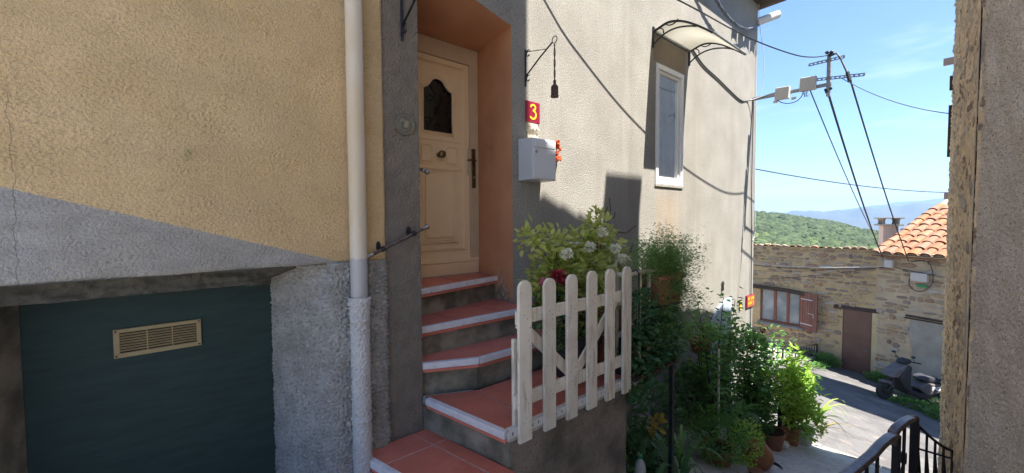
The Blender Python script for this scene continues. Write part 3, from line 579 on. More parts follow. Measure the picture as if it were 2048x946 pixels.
for (cx_, cz_, r0, s0) in ((1.90, .84, .03, 1), (1.90, .93, .032, -1), (1.90, 1.03, .03, 1), (1.70, .86, .04, -1), (1.79, .95, .05, 1), (1.72, 1.05, .04, 1), (1.84, 1.10, .035, -1), (1.78, .82, .03, 1)):
    q.tube([(cx_ + s0 * r0 * (1 - k / 22) * math.cos(k * .42), DY + .012, cz_ + r0 * (1 - k / 22) * math.sin(k * .42)) for k in range(18)], .0035, 5)
for p_, p1_ in (((1.66, .77), (1.80, 1.0)), ((1.80, 1.0), (1.86, 1.16)), ((1.80, 1.0), (1.70, 1.20)), ((1.925, .77), (1.925, 1.12))):
    q.tube([(p_[0], DY + .012, p_[1]), ((p_[0] + p1_[0]) / 2 + .02, DY + .012, (p_[1] + p1_[1]) / 2), (p1_[0], DY + .012, p1_[1])], .0035, 5)
q.build('wrought_scroll', M['iron'], door, smooth=True)
q = MB(); q.lathe((1.785, DY - .005, .573), [(.022, 0), (.022, .004), (.011, .008), (.010, .03), (.028, .045), (.034, .060), (.030, .074), (.016, .084), (0, .086)], 20, (0, -1, 0)); q.build('door_knob', M['brass'], door, smooth=True)
q = MB(); q.bb((2.118, DY - .030, .30), (2.160, DY - .019, .66)); lk = q.build('lock_plate', M['brass'], door, bev=.012, seg=3)
q = MB(); q.tube([(2.14, DY - .02, .55), (2.14, DY - .06, .55), (2.11, DY - .068, .552), (2.04, DY - .066, .545)], [.010, .009, .008, .007], 8); q.lathe((2.14, DY - .03, .55), [(.016, 0), (.014, .012)], 12, (0, -1, 0)); q.build('door_handle', M['brass'], door, smooth=True)
q = MB(); q.lathe((2.14, DY - .03, .40), [(.011, 0), (.011, .01)], 12, (0, -1, 0)); q.bb((2.137, DY - .058, .385), (2.143, DY - .038, .40)); q.build('key', M['chrome'], door)
q = MB(); q.tube([(2.095, DY - .02, .42), (2.095, DY - .02, .66)], .014, 10); q.build('cover_strip', M['doorframe'], door, smooth=True)

# gutter pipe end at the corner, service pipe running down
q = MB(); q.lathe((7.36, .02, 3.20), [(.062, 0), (.062, .56)], 20, (.83, -.30, .38)); g = q.build('gutter_pipe', M['boxplastic'], loc=(7.36, .02, 3.2), smooth=True); tag(g, 'cream gutter pipe stub poking out at the top corner of the grey house', 'pipe')

# ================================================================== STAIRS
ST = thing('stairs', 'five winding red tiled steps with white nosings climbing to the front door', 'stairs', (1.6, -.5, -1.5))
def clip(poly, a, b_, c_):            # keep a*x+b*y<=c
    out = []
    for i in range(len(poly)):
        p, q = poly[i], poly[(i + 1) % len(poly)]; dp = a * p[0] + b_ * p[1] - c_; dq = a * q[0] + b_ * q[1] - c_
        if dp <= 0: out.append(p)
        if (dp < 0 < dq) or (dq < 0 < dp):
            t = dp / (dp - dq); out.append((p[0] + (q[0] - p[0]) * t, p[1] + (q[1] - p[1]) * t))
    return out
def pin(poly): return sum(poly[i][0] * poly[(i + 1) % len(poly)][1] - poly[(i + 1) % len(poly)][0] * poly[i][1] for i in range(len(poly))) / 2
def tread(poly, z, xcuts, ycuts, skew=0.0):
    # xcuts: cut lines x = c + skew*y ; ycuts: y = c
    xc = [-99] + xcuts + [99]; yc = [-99] + ycuts + [99]; g_ = .0045
    bs = MB(); bs.prism([(x, y, z - .05) for x, y in poly], (0, 0, .0465)); bs.build('mortar_bed', M['grout'], ST)
    for i in range(len(xc) - 1):
        for j in range(len(yc) - 1):
            p = clip(poly, -1, skew, -(xc[i] + g_)); p = clip(p, 1, -skew, xc[i + 1] - g_) if p else p
            p = clip(p, 0, -1, -(yc[j] + g_)) if p else p; p = clip(p, 0, 1, yc[j + 1] - g_) if p else p
            if len(p) < 3 or abs(pin(p)) < .0006: continue
            t = MB(); zt = z + random.uniform(-.001, .001); t.prism([(x, y, zt - .014) for x, y in p], (0, 0, .014)); t.build('step_tile', M['tile'], ST, bev=.0015)
def nosing(p, q, z, out):             # white strip p->q at tread height, red tile edge beneath; out = outward 2D normal
    a = V(p[0], p[1], z); b2 = V(q[0], q[1], z); d_ = (b2 - a).normalized(); n_ = V(out[0], out[1], 0).normalized()
    L2 = (b2 - a).length; c = (a + b2) / 2
    t = MB(); t.box(c + n_ * .004 + V(0, 0, -.0165), (L2, .036, .040), ax=(d_, n_, V(0, 0, 1))); t.build('nosing', M['nosing'], ST, bev=.004, seg=2)
    t = MB(); t.box(c + n_ * -.002 + V(0, 0, -.048), (L2, .034, .022), ax=(d_, n_, V(0, 0, 1))); t.build('tile_edge', M['tile'], ST, bev=.003)
zT = [-.49, -.69, -.89, -1.09, -1.29, -1.49]
tread([(1.25, .08), (2.16, .275), (2.20, .59), (1.36, .59)], zT[0], [1.74], [], 0)
nosing((1.25, .078), (2.155, .268), zT[0], (.2, -1))
tread([(1.18, -.155), (2.33, -.172), (2.33, -.01), (2.14, -.0), (2.17, .30), (1.22, .11)], zT[1], [1.46, 1.86, 2.16], [], -.1)
nosing((1.18, -.160), (2.33, -.176), zT[1], (0, -1))
tread([(1.16, -.25), (1.485, -.395), (2.35, -.395), (2.35, -.12), (1.18, -.08)], zT[2], [1.465, 1.905], [], 0)
nosing((1.16, -.248), (1.484, -.40), zT[2], (-.4, -1)); nosing((1.486, -.40), (2.35, -.40), zT[2], (0, -1))
tread([(1.165, -.28), (1.47, -.42), (2.40, -.42), (2.40, -.955), (1.283, -.955), (1.165, -.33)], zT[3], [1.47, 1.92], [-.585, -.80], 0)
nosing((1.163, -.315), (1.280, -.935), zT[3], (-1, -.19))
tread([(.80, -.30), (1.16, -.29), (1.30, -.98), (.955, -1.15), (.775, -.33)], zT[4], [1.005], [-.48], -.21)
nosing((.770, -.325), (.965, -1.13), zT[4], (-1, -.24))
tread([(.45, -.32), (.82, -.32), (1.0, -1.15), (.60, -1.15)], zT[5], [.75], [-.7], 0)
# riser bodies (solid, each butting below its tread)
b = MB()
def body(poly, z0, z1): b.prism([(x, y, z0) for x, y in poly], (0, 0, z1 - z0))
body([(1.26, .11), (2.16, .30), (2.20, .6), (1.36, .6)], zT[1] - .02, zT[0] - .05)
body([(1.19, -.13), (2.32, -.146), (2.32, -.005), (2.14, .0), (2.15, .285), (1.22, .095)], zT[2] - .02, zT[1] - .05)
body([(1.17, -.225), (1.49, -.37), (2.34, -.37), (2.34, -.13), (1.19, -.115)], zT[3] - .02, zT[2] - .05)
body([(1.150, -.262), (1.188, -.31), (1.47, -.40), (2.39, -.40), (2.39, -.93), (1.305, -.93)], zT[4] - .03, zT[3] - .05)
b.build('riser', M['riser'], ST)
b = MB(); body([(.80, -.31), (1.20, -.30), (1.31, -.93), (1.31, -1.10), (.975, -1.10)], -2.2, zT[4] - .05); b.build('lowest_riser', M['riser'], ST)
# side wall below the gate
SW = MB(); SW.bb((1.31, -.945, -2.7), (2.33, -.30, -1.142)); sw = SW.build('side_wall', M['sidewall'], ST)

# ================================================================== GATE
GY = -.97
GT = thing('picket_gate', 'weathered white picket gate with six rounded pickets standing along the stair edge', 'gate', (1.9, GY, -1.2))
pic_x = []
def top_z(x): return -.30
from math import isclose
# picket positions from left to right, with heights nearly equal
for i in range(6):
    x = 1.374 + i * (2.289 - 1.374) / 5
    zt = -.312 + random.uniform(-.004, .004); zb = -1.156 + random.uniform(-.006, .006); hw = .044
    pts = [(x - hw, zb), (x + hw, zb), (x + hw, zt - hw)] + [(x + hw * math.cos(a), zt - hw + hw * math.sin(a)) for a in [PI * k / 10 for k in range(1, 10)]] + [(x - hw, zt - hw)]
    q = MB(); q.prism([(px, GY - .011, pz) for px, pz in pts], (0, .020, 0)); o = q.build('picket', M['picket'], GT, bev=.002)
    for (dz_, dx_) in ((.18, -.01), (.20, .012), (.62, 0.0), (.645, .014)):
        q = MB(); q.lathe((x + dx_, GY - .011, zt - dz_), [(.0028, 0), (.0028, .001)], 6, (0, -1, 0)); q.build('nail', M['rust'], o)
def bar(name, p, q_, wd, th=.019, y=GY + .022):
    p = V(p[0], y, p[1]); q_ = V(q_[0], y, q_[1]); d_ = (q_ - p).normalized()
    m_ = MB(); m_.box((p + q_) / 2, ((q_ - p).length, th, wd), ax=(d_, V(0, 1, 0), d_.cross(V(0, 1, 0)))); return m_.build(name, M['picket'], GT, bev=.002)
bar('rail', (1.335, -.507), (2.325, -.507), .072); bar('rail', (1.315, -.945), (2.325, -.945), .072)
bar('brace', (1.37, -.54), (1.795, -.925), .060, .017, GY + .0405); bar('brace', (2.25, -.51), (1.815, -.925), .060, .017, GY + .0405)
# side batten behind the first picket
q = MB(); q.bb((1.330, GY + .033, -1.10), (1.352, GY + .055, -.62)); q.build('batten', M['picket'], GT, bev=.002)
# perforated angle bolted to the stair edge
AN = MB(); 
for i in range(22):
    x = 1.272 + i * .046
    AN.bb((x, -.962, -1.118), (x + .018, -.957, -1.075))
    AN.bb((x + .018, -.962, -1.088), (x + .046, -.957, -1.075)); AN.bb((x + .018, -.962, -1.118), (x + .046, -.957, -1.107))
    AN.bb((x + .018, -.962, -1.107), (x + .0225, -.957, -1.088)); AN.bb((x + .0325, -.962, -1.107), (x + .046, -.957, -1.088))
AN.bb((1.285, -.957, -1.081), (2.28, -.925, -1.077))
a_ = AN.build('perforated_angle', M['whitepaint'], loc=(1.8, -.96, -1.11)); tag(a_, 'white perforated steel angle fixed along the stair edge behind the picket gate', 'steel angle')
q = MB(); q.bb((1.30, -.9565, -1.115), (2.28, -.9455, -1.08)); q.build('backing', M['hollow'], a_)
# second white gate leaf folded back behind
WB = thing('white_garden_panel', 'white curved slatted panel just behind the right end of the picket gate', 'panel', (2.5, -.75, -1.1))
for i, (x, zt) in enumerate(((2.46, -.33), (2.53, -.36), (2.60, -.36))):
    q = MB(); q.ribbon([(x, -.78 + i * .05, -1.08), (x, -.78 + i * .05, zt - .03)], (1, .3, 0), .035, .012); q.build('slat', M['picket'], WB, bev=.002)
q = MB(); q.ribbon([(2.44 + .09 - .09 * math.cos(a), -.79 + .04 * a, -.40 + .09 * math.sin(a)) for a in [PI * k / 10 for k in range(11)]], (0, 1, 0), .02, .014); q.build('curved_top', M['picket'], WB)
q = MB(); q.bb((2.44, -.80, -.86), (2.62, -.785, -.82)); q.bb((2.44, -.80, -.62), (2.62, -.785, -.59)); q.build('crossbar', M['picket'], WB)

# ================================================================== SMALL FITTINGS
# downspout
DS = thing('downspout', 'painted downspout on the yellow house, cream above and rough grey below', 'downspout', (.743, -.36, -1.5))
q = MB(); q.lathe((.743, -.362, -.42), [(.043, 0), (.043, 3.9)], 24); q.build('upper_pipe', M['pipe'], DS, smooth=True)
nv, nu = 300, 84; th = np.linspace(0, 2 * PI, nu); zz_ = np.linspace(-1.75, -.40, nv)
P_ = np.zeros((nv, nu, 3)); P_[..., 0] = .743 + .047 * np.cos(th); P_[..., 1] = -.362 + .047 * np.sin(th); P_[..., 2] = zz_[:, None]
Nn = np.zeros_like(P_); Nn[..., 0] = np.cos(th); Nn[..., 1] = np.sin(th)
h1 = fnoise(nv, nu, .0045, .0036, .022, .019); h1 = np.maximum(-.6, h1) * .0034 + .0010 * fnoise(nv, nu, .0045, .0036, .015, .013)
blend = np.clip(np.minimum(th, 2 * PI - th) / .5, 0, 1)[None]; h1 = h1 * blend
h1 += np.where((zz_ > -.445)[:, None], .010, 0) + np.where(((zz_ < -.445) & (zz_ > -.5))[:, None], .004, 0)
for zc_ in (-.52, -1.06): h1 += .007 * np.exp(-((zz_ - zc_) / .014) ** 2)[:, None] * (1 + .4 * np.sin(th * 3))[None]
sheet('lower_pipe', P_, Nn, h1 * .8, M['pipepaint'], DS)
for zc_ in (-.505, -1.06):
    for sx in (-1, 1):
        q = MB(); q.ball((.743 + sx * .066, -.352, zc_ + .012 * sx), .016, 10, (1, .8, .9), .2); q.build('clamp_lug', M['roughgrey'], DS, smooth=True)
# grab rail
GR = thing('grab_rail', 'short sloping brown metal handrail fixed to the pier beside the door', 'handrail', (.96, -.36, -.1))
pA, pB = V(.795, -.355, -.192), V(1.150, -.355, -.036)
dd = (pB - pA).normalized()
q = MB(); q.tube([pA + dd * .02, pB - dd * .02], .0095, 12); q.build('bar', M['handrail'], GR, smooth=True)
for p_, s_ in ((pA, -1), (pB, 1)):
    q = MB(); q.lathe(p_ - dd * s_ * .03, [(.0115, 0), (.0125, .012), (.0105, .016), (.0115, .022), (.0165, .03), (.0165, .037), (.010, .044), (0, .046)], 16, dd * s_); q.build('end_knob', M['chrome'], GR, smooth=True)
for t_ in (.24, .76):
    c = pA.lerp(pB, t_)
    q = MB(); q.tube([c - dd * .012, c + dd * .012], .0145, 12); q.tube([c, (c.x, -.30, c.z + .004)], .009, 8)
    q.prism([(c.x + .013 * math.cos(a) - .006, -.298, c.z + .012 + .030 * math.sin(a)) for a in [2 * PI * k / 14 for k in range(14)]], (0, -.006, 0)); q.build('bracket', M['iron'], GR, smooth=True)
# second knob poking out on the other side of the door
K2 = MB(); K2.tube([(1.165, -.22, .325), (1.19, -.25, .312)], .008, 8); K2.lathe((1.185, -.245, .314), [(.012, 0), (.014, .01), (.010, .016), (.018, .03), (.017, .042), (0, .052)], 14, (.55, -.7, -.35))
tag(K2.build('rail_knob', M['chrome'], loc=(1.19, -.24, .31), smooth=True), 'nickel end knob of a rail peeping round the pier in front of the door', 'knob')
# medallion
MD = thing('wall_medallion', 'round old bronze relief medallion on the grey pier left of the door', 'ornament', (1.055, -.285, .562))
R0 = .060
q = MB(); q.lathe((1.055, -.279, .562), [(R0, 0), (R0, .008), (R0 * .93, .014), (R0 * .84, .012), (R0 * .78, .006), (0, .006)], 32, (0, -1, 0)); q.build('disc', M['medal'], MD, smooth=True)
q = MB()
for (dx_, dz_, r_, sq) in ((.014, .006, .026, (1, .5, 1.1)), (-.012, .022, .018, (1.2, .5, .8)), (-.026, .006, .012, (.8, .5, 1.5)), (-.02, -.022, .014, (1, .5, .8)), (.006, -.034, .02, (1.6, .4, .6)), (.03, .02, .013, (1, .6, 1)), (-.004, .036, .014, (1.4, .5, .6)), (.02, -.018, .012, (1, .5, 1))):
    q.ball((1.055 + dx_, -.287, .562 + dz_), r_, 9, sq, .12)
q.build('relief', M['medal2'], MD, smooth=True)
# mailbox
MX = thing('mailbox', 'pale grey metal mailbox on the facade below the house number', 'mailbox', (2.3, -.09, .33))
q = MB(); q.prism([(2.181, -.005, .325), (2.181, -.178, .325), (2.181, -.178, .645), (2.181, -.172, .655), (2.181, -.005, .668)], (.264, 0, 0)); q.build('case', M['mailbox'], MX, bev=.004, seg=2)
q = MB(); q.bb((2.190, -.184, .334), (2.438, -.177, .575)); q.build('front_door', M['mailbox'], MX, bev=.003, seg=2)
q = MB(); q.bb((2.198, -.187, .582), (2.432, -.177, .636)); q.build('slot_flap', M['mailbox'], MX, bev=.004, seg=2)
q = MB(); q.lathe((2.215, -.184, .545), [(.012, 0), (.012, .004), (.009, .006), (0, .006)], 16, (0, -1, 0)); q.build('lock', M['chrome'], MX)
q = MB(); q.bb((2.335, -.1868, .536), (2.42, -.184, .560)); q.bb((2.325, -.1868, .553), (2.40, -.1842, .563)); q.build('name_label', M['mailslot'], MX)
# house number
HN = thing('house_number', 'crimson plate with a hand painted yellow number 3 on the facade', 'number plate', (2.345, -.01, .91))
q = MB(); q.bb((2.262, -.014, .822), (2.423, -.002, .997)); q.build('plate', M['crimson'], HN, bev=.003)
q = MB(); three = [(-.030, .040), (-.018, .056), (.004, .062), (.022, .050), (.020, .030), (.000, .012), (.018, .006), (.030, -.014), (.024, -.040), (.002, -.054), (-.024, -.050), (-.038, -.034)]
pts = []
for i in range(len(three) - 1):
    p0 = Vector(three[max(i - 1, 0)]); p1 = Vector(three[i]); p2 = Vector(three[i + 1]); p3 = Vector(three[min(i + 2, len(three) - 1)])
    for k in range(4):
        t = k / 4; pts.append(0.5 * ((2 * p1) + (-p0 + p2) * t + (2 * p0 - 5 * p1 + 4 * p2 - p3) * t * t + (-p0 + 3 * p1 - 3 * p2 + p3) * t ** 3))
q.ribbon([(2.343 + p.x, -.0155, .907 + p.y) for p in pts], (0, 1, 0), .004, .015); q.build('number', M['yellowpaint'], HN)
# cream relief tile under the number
CR = MB(); CR.bb((2.272, -.022, .745), (2.385, -.002, .812)); CR.bb((2.28, -.012, .690), (2.40, -.002, .743))
for k in range(9): CR.ball((2.285 + .0125 * k, -.024, .775 + .012 * math.sin(k * 2.1)), .018, 8, (1, .7, 1), .25)
tag(CR.build('relief_tile', M['cream'], loc=(2.33, -.01, .75), smooth=True), 'small cream plaster relief between number plate and mailbox', 'ornament')
# orange dried flowers right of mailbox
OF = MB()
for k in range(34):
    c = V(2.60 + random.uniform(-.04, .05), -.05 + random.uniform(-.03, .03), .61 + random.uniform(-.085, .085)); OF.ball(c, random.uniform(.011, .021), 6, (1, 1, .8), .35)
tag(OF.build('dried_flowers', M['orangeflower'], loc=(2.5, -.04, .6)), 'cluster of orange dried flowers hanging right of the mailbox', 'flowers')
# scroll brackets
def scroll(c, r, a0, a1, ax, n=16): # in plane x/z or y/z
    return [V(c[0] + (0 if ax == 'y' else r * (1 - .45 * k / n) * math.cos(a0 + (a1 - a0) * k / n)), c[1] + (r * (1 - .45 * k / n) * math.cos(a0 + (a1 - a0) * k / n) if ax == 'y' else 0), c[2] + r * (1 - .45 * k / n) * math.sin(a0 + (a1 - a0) * k / n)) for k in range(n + 1)]
def bracket(name, label, x, y, z0, z1, L_, parts_ring=True):
    T = thing(name, label, 'bracket', (x, y, (z0 + z1) / 2))
    q = MB(); q.bb((x - .010, y - .008, z0), (x + .010, y - .001, z1)); q.build('back_plate', M['iron'], T, bev=.003)
    zt = z1 - .045
    arm0 = (x, y - .012, z0 + .085)
    q = MB(); q.ribbon([arm0, (x, y - L_ * .5, z0 + .085 + (zt - z0 - .085) * .45 + .02), (x, y - L_ * .92, zt + .0)], (1, 0, 0), .011, .006)
    q.build('arm', M['iron'], T)
    q = MB(); q.tube([(x, y - .02, zt + .02), (x, y - L_ * .72, zt - .03)], .003, 6); q.build('stay', M['iron'], T, smooth=True)
    q = MB(); q.ribbon(scroll((x, y - .038, zt + .0), .030, PI * .75, -PI * .8, 'y'), (1, 0, 0), .010, .005); q.ribbon(scroll((x, y - .038, z0 + .055), .030, PI * .7, -PI * .8, 'y'), (1, 0, 0), .010, .005); q.build('scroll', M['iron'], T)
    return T, zt
T, zt = bracket('lamp_bracket', 'black wrought iron bracket on the sunlit facade carrying a small hanging bell', 2.268, 0, 1.11, 1.412, .34)
q = MB(); q.tube([(2.268, -.335 - .026 * math.cos(a), zt + .012 + .026 * math.sin(a)) for a in [2 * PI * k / 16 for k in range(16)]], .0038, 6, closed=True); q.build('ring', M['iron'], T, smooth=True)
BL = thing('hanging_bell', 'small rusty iron bell hanging from the bracket above the house number', 'bell', (2.268, -.335, .97))
q = MB(); q.tube([(2.268 + .004 * math.sin(k * .9), -.335 + .005 * math.cos(k * .9), 1.345 - .023 * k) for k in range(13)], .0042, 6); q.tube([(2.268 - .004 * math.sin(k * .9), -.335 - .005 * math.cos(k * .9), 1.345 - .023 * k) for k in range(13)], .0042, 6); q.build('chain', M['rust'], BL, smooth=True)
q = MB(); q.lathe((2.268, -.335, .945), [(.0, .008), (.026, .002), (.031, 0), (.031, .012), (.028, .016), (.028, .075), (.025, .084), (.012, .095), (.009, .105), (.013, .112), (.010, .128), (0, .132)], 22); q.build('bell_body', M['rust'], BL, smooth=True)
T, zt = bracket('flower_bracket', 'black wrought iron bracket at the top of the grey pier left of the door', 1.047, -.28, 1.045, 1.345, .40)
q = MB(); q.ribbon([(1.047, -.62, zt - .0), (1.047, -.665, zt + .03), (1.047, -.68, zt + .09)], (1, 0, 0), .011, .006); q.build('hook', M['iron'], T)
q = MB(); q.tube([(1.047, -.60, zt + .1), (1.047, -.60, zt + .012)], .006, 6); q.build('hanger', M['iron'], T)

# awning over the window
AW = thing('door_awning', 'curved cream polycarbonate awning with black scroll brackets over the narrow window', 'awning', (4.65, -.3, 2.1))
def arc_pt(t): # t 0..1 from wall to tip  (y,z)
    y = -.665 * t; z_ = 2.20 - .012 * 0 - .05 * (1 - math.cos(0)) ; return (y, 2.135 + .075 * math.sin(min(1, t * 1.6) * PI * .5) * (1 if t < .62 else 1) - .45 * max(0, t - .22) ** 1.45)
xs_ = np.linspace(4.235, 5.075, 3); ts = np.linspace(.02, 1, 22)
q = MB(); nn = len(ts)
q.add([(x, arc_pt(t)[0], arc_pt(t)[1]) for x in xs_ for t in ts], [(i * nn + k, i * nn + k + 1, (i + 1) * nn + k + 1, (i + 1) * nn + k) for i in range(2) for k in range(nn - 1)])
o = q.build('polycarbonate_sheet', M['polycarb'], AW, smooth=True); o.modifiers.new('s', 'SOLIDIFY').thickness = .004
for x in (4.228, 5.082):
    q = MB(); q.ribbon([(x, arc_pt(t)[0], arc_pt(t)[1] - .008) for t in ts], (1, 0, 0), .022, .020)
    q.bb((x - .014, -.018, 1.955), (x + .014, -.001, 2.185))
    q.ribbon(bez((x, -.01, 1.985), (x, -.10, 2.06), (x, -.24, 2.13), (x, -.50, arc_pt(.75)[1] - .02), 14), (1, 0, 0), .016, .014)
    q.ribbon(bez((x, -.02, 2.15), (x, -.10, 2.15), (x, -.14, 2.12), (x, -.13, 2.07), 8), (1, 0, 0), .014, .010)
    q.ribbon(bez((x, -.15, 2.175), (x, -.17, 2.12), (x, -.26, 2.11), (x, -.30, 2.165), 10), (1, 0, 0), .014, .010)
    q.build('bracket', M['iron'], AW, bev=.002)
q = MB(); q.tube([(4.225, -.668, arc_pt(1)[1] - .003), (5.09, -.668, arc_pt(1)[1] - .003)], .011, 8); q.build('front_bar', M['steel'], AW, smooth=True)
q = MB(); q.bb((4.24, -.03, 2.12), (5.07, -.006, 2.15)); q.build('wall_rail', M['steel'], AW)

# ================================================================== UTILITY MAST AND CABLES
UM = thing('utility_mast', 'galvanised bracket mast with perforated crossbars and two junction boxes off the house corner', 'mast', (7.27, -.5, 1.95))
q = MB(); q.ribbon([(7.27, 0, 1.945), (7.27, -1.02, 1.93)], (0, 0, 1), .045, .045); q.build('arm', M['steel'], UM, bev=.003)
q = MB(); q.bb((7.245, -1.01, 1.76), (7.295, -.965, 2.35)); q.build('post', M['steel'], UM, bev=.003)
def perf(name, p, q_, wd):
    p = V(*p); q_ = V(*q_); d_ = (q_ - p); L2 = d_.length; d_.normalize(); n_ = int(L2 / .05); u = d_.cross(V(1, 0, 0)).normalized(); m_ = MB()
    for sg in (-1, 1): m_.box((p + q_) / 2 + u * sg * (wd / 2 - .006), (L2, .006, .014), ax=(d_, V(1, 0, 0), u))
    for i in range(n_ + 1): m_.box(p + d_ * (L2 * i / n_), (.020, .0062, wd - .002), ax=(d_, V(1, 0, 0), u))
    return m_.build(name, M['steel'], UM)
perf('crossbar', (7.24, -.76, 2.265), (7.24, -1.16, 2.262), .042); perf('crossbar', (7.24, -.86, 2.025), (7.24, -1.38, 1.955), .042)
for c, s_ in (((7.215, -.43, 1.925), .19), ((7.215, -.755, 1.985), .20)):
    q = MB(); q.box(c, (.07, s_, s_ * .98), rot=('X', .06)); q.build('junction_box', M['boxplastic'], UM, bev=.012, seg=3)
q = MB()
for k in range(5): q.ball((7.25 + .02 * random.uniform(-1, 1), -.99 + .045 * random.uniform(-1, 1), 2.33 + .05 * random.uniform(-1, 1)), .028, 7, (1, 1, .8), .2)
for k in range(4): q.ball((7.26, -.98 + .06 * random.uniform(-1, 1), 1.88 + .06 * random.uniform(-1, 1)), .026, 7, (1, 1, .8), .2)
q.build('insulator_clamp', M['cable'], UM)
for y_ in (-.33, -.57):
    q = MB(); q.bb((7.245, y_ - .03, 1.81), (7.26, y_ + .03, 1.845)); q.build('cable_gland', M['boxplastic'], UM)
def smooth_path(pts, k=6):
    P0 = [Vector(p) for p in pts]; out = []
    if len(P0) < 3 or len(P0) > 12: return P0
    for i in range(len(P0) - 1):
        a, b_, c_, d_ = P0[max(i - 1, 0)], P0[i], P0[i + 1], P0[min(i + 2, len(P0) - 1)]
        for j in range(k):
            t = j / k; out.append(0.5 * ((2 * b_) + (-a + c_) * t + (2 * a - 5 * b_ + 4 * c_ - d_) * t * t + (-a + 3 * b_ - 3 * c_ + d_) * t ** 3))
    return out + [P0[-1]]
def cable(label, pts, r=.009, m='cable', twist=False, name='cable', group=None):
    q = MB(); pts = smooth_path(pts); r = r * .72
    if twist:
        P0 = [Vector(p) for p in pts]; fine_ = []
        for i in range(len(P0) - 1):
            for k in range(2): fine_.append(P0[i].lerp(P0[i + 1], k / 2))
        for ph in (0, 2.1, 4.2): q.tube([p + V(0, math.cos(k * .7 + ph), math.sin(k * .7 + ph)) * r * 1.1 for k, p in enumerate(fine_)], r, 5)
    else: q.tube(pts, r, 6)
    o = q.build(name, M[m], loc=tuple(pts[0]), smooth=True); return tag(o, label, 'cable', group)
mt = (7.25, -.99, 2.34)
cable('black cable sagging from the mast top across the facade above the door', [mt] + [V(*p) for p in ((6.7, -.93, 2.19), (6.1, -.85, 2.10), (5.03, -.70, 2.06), (3.87, -.52, 2.13), (2.9, -.30, 2.2), (2.0, -.08, 2.30), (.4, -.36, 2.6))], .011)
cable('thick twisted cable hanging in a loop from the top corner of the house', [V(*p) for p in ((4.9, -.10, 3.35), (5.3, -.12, 3.06), (5.7, -.12, 2.85), (6.1, -.12, 2.78), (6.5, -.12, 2.80), (6.9, -.1, 2.93), (7.35, -.04, 3.14))], .016, 'bluecable', True)
cable('dark cable looping along the facade from the awning to the mast arm', [V(*p) for p in ((4.6, -.012, 2.35), (5.05, -.012, 2.22), (5.45, -.012, 2.06), (5.9, -.012, 1.98), (6.3, -.012, 1.90), (6.75, -.012, 1.83), (7.05, -.015, 1.88), (7.27, -.2, 1.965), (7.27, -.34, 1.975))], .014)
cable('thin white wire curving down the sky beside the house corner', bez((7.40, -.02, 3.5), (7.25, -.06, 2.9), (7.52, -.14, 2.75), (7.45, -.06, 2.05), 18), .006, 'whitecable')
cable('drooping black loop under the junction boxes', bez((7.20, -.37, 1.84), (7.20, -.45, 1.72), (7.2, -.70, 1.70), (7.2, -.70, 1.90), 14), .009)
for k in range(6):
    cable('thin loose wire end dangling under the upper junction box', bez((7.2, -.70 - .012 * k, 1.89), (7.2, -.71 - .01 * k, 1.84), (7.2, -.72 + .012 * (k % 3), 1.80), (7.2, -.715 - .014 * k, 1.80 + .02 * (k % 2)), 8), .0035, name='loose_wire', group='loose wire ends under the junction boxes')
cable('thin black line dropping from the junction box to the far chimney', sag((7.2, -.78, 1.90), (16.15, -.42, -.72), .10, 24), .011)
cable('thick black line dropping from the mast foot to the tiled roof eaves', sag((7.25, -.99, 1.80), (16.15, -.55, -1.17), .12, 24), .020)
cable('black line with a joint sleeve dropping from the crossbar over the clay tiled roof', [mt, V(7.24, -1.08, 2.33), V(7.24, -1.12, 2.26), V(7.22, -1.19, 2.06)] + sag((7.2, -1.24, 1.92), (15.85, -1.13, -1.22), .10, 24), .017)
q = MB(); q.tube([(7.22, -1.205, 2.03), (7.21, -1.235, 1.90)], .024, 10); tag(q.build('cable_sleeve', M['cable'], loc=(7.2, -1.2, 1.97)), 'black joint sleeve on the cable below the crossbar', 'cable sleeve')
cable('thin wire running from the mast to the right hand stone wall', sag((7.24, -1.14, 1.97), (7.0, -2.2, 1.22), -.02 + .10, 16), .007)
cable('black line crossing the sky low from the house corner to the stone wall', [V(7.43, .03, .84)] + sag((7.44, .03, .84), (16.2, -2.3, .66), .12, 20), .012)
# conduit down the facade at the corner with a loose cable
cable('grey conduit running down the facade from the mast arm', [V(7.24, -.02, 1.95), V(7.23, -.02, .6), V(7.27, -.02, -.4), V(7.30, -.02, -2.0)], .011, 'bluecable')
cable('thin pale wire down the facade edge beside the conduit', [V(7.34, -.015, 2.9), V(7.35, -.02, 1.9), V(7.37, -.02, .7), V(7.38, -.03, -.2), V(7.35, -.02, -.32), V(7.32, -.02, -.35)], .007, 'whitecable')

# ================================================================== RIGHT SIDE BUILDINGS
# tall roughcast house against whose corner the photographer stands
RH = thing('roughcast_house', 'near dark roughcast house corner filling the right edge', 'house', (2.4, -2.7, -2))
cA = np.array([2.90, -2.462]); cB = np.array([2.28, -2.80])
nu, nv = 190, 900; tt = np.linspace(0, 1, nu); zz_ = np.linspace(-2.6, 3.1, nv)
P_ = np.zeros((nv, nu, 3)); P_[..., 0] = cA[0] + (cB[0] - cA[0]) * tt; P_[..., 1] = cA[1] + (cB[1] - cA[1]) * tt; P_[..., 2] = zz_[:, None]
nrm = np.array([-(cA - cB)[1], (cA - cB)[0]]); nrm = nrm / np.linalg.norm(nrm)
if nrm[0] > 0: nrm = -nrm
Nn = np.zeros_like(P_); Nn[..., 0] = nrm[0]; Nn[..., 1] = nrm[1]
dd_ = np.linalg.norm(cA - cB) / nu
Hh = .0022 * (fnoise(nv, nu, .0063, dd_, .022, .016) + .6 * fnoise(nv, nu, .0063, dd_, .035, .03)) + .003 * fnoise(nv, nu, .0063, dd_, .3, .12)
Hh -= .006 * np.clip((.02 - tt) / .02, 0, 1)[None] ** 2
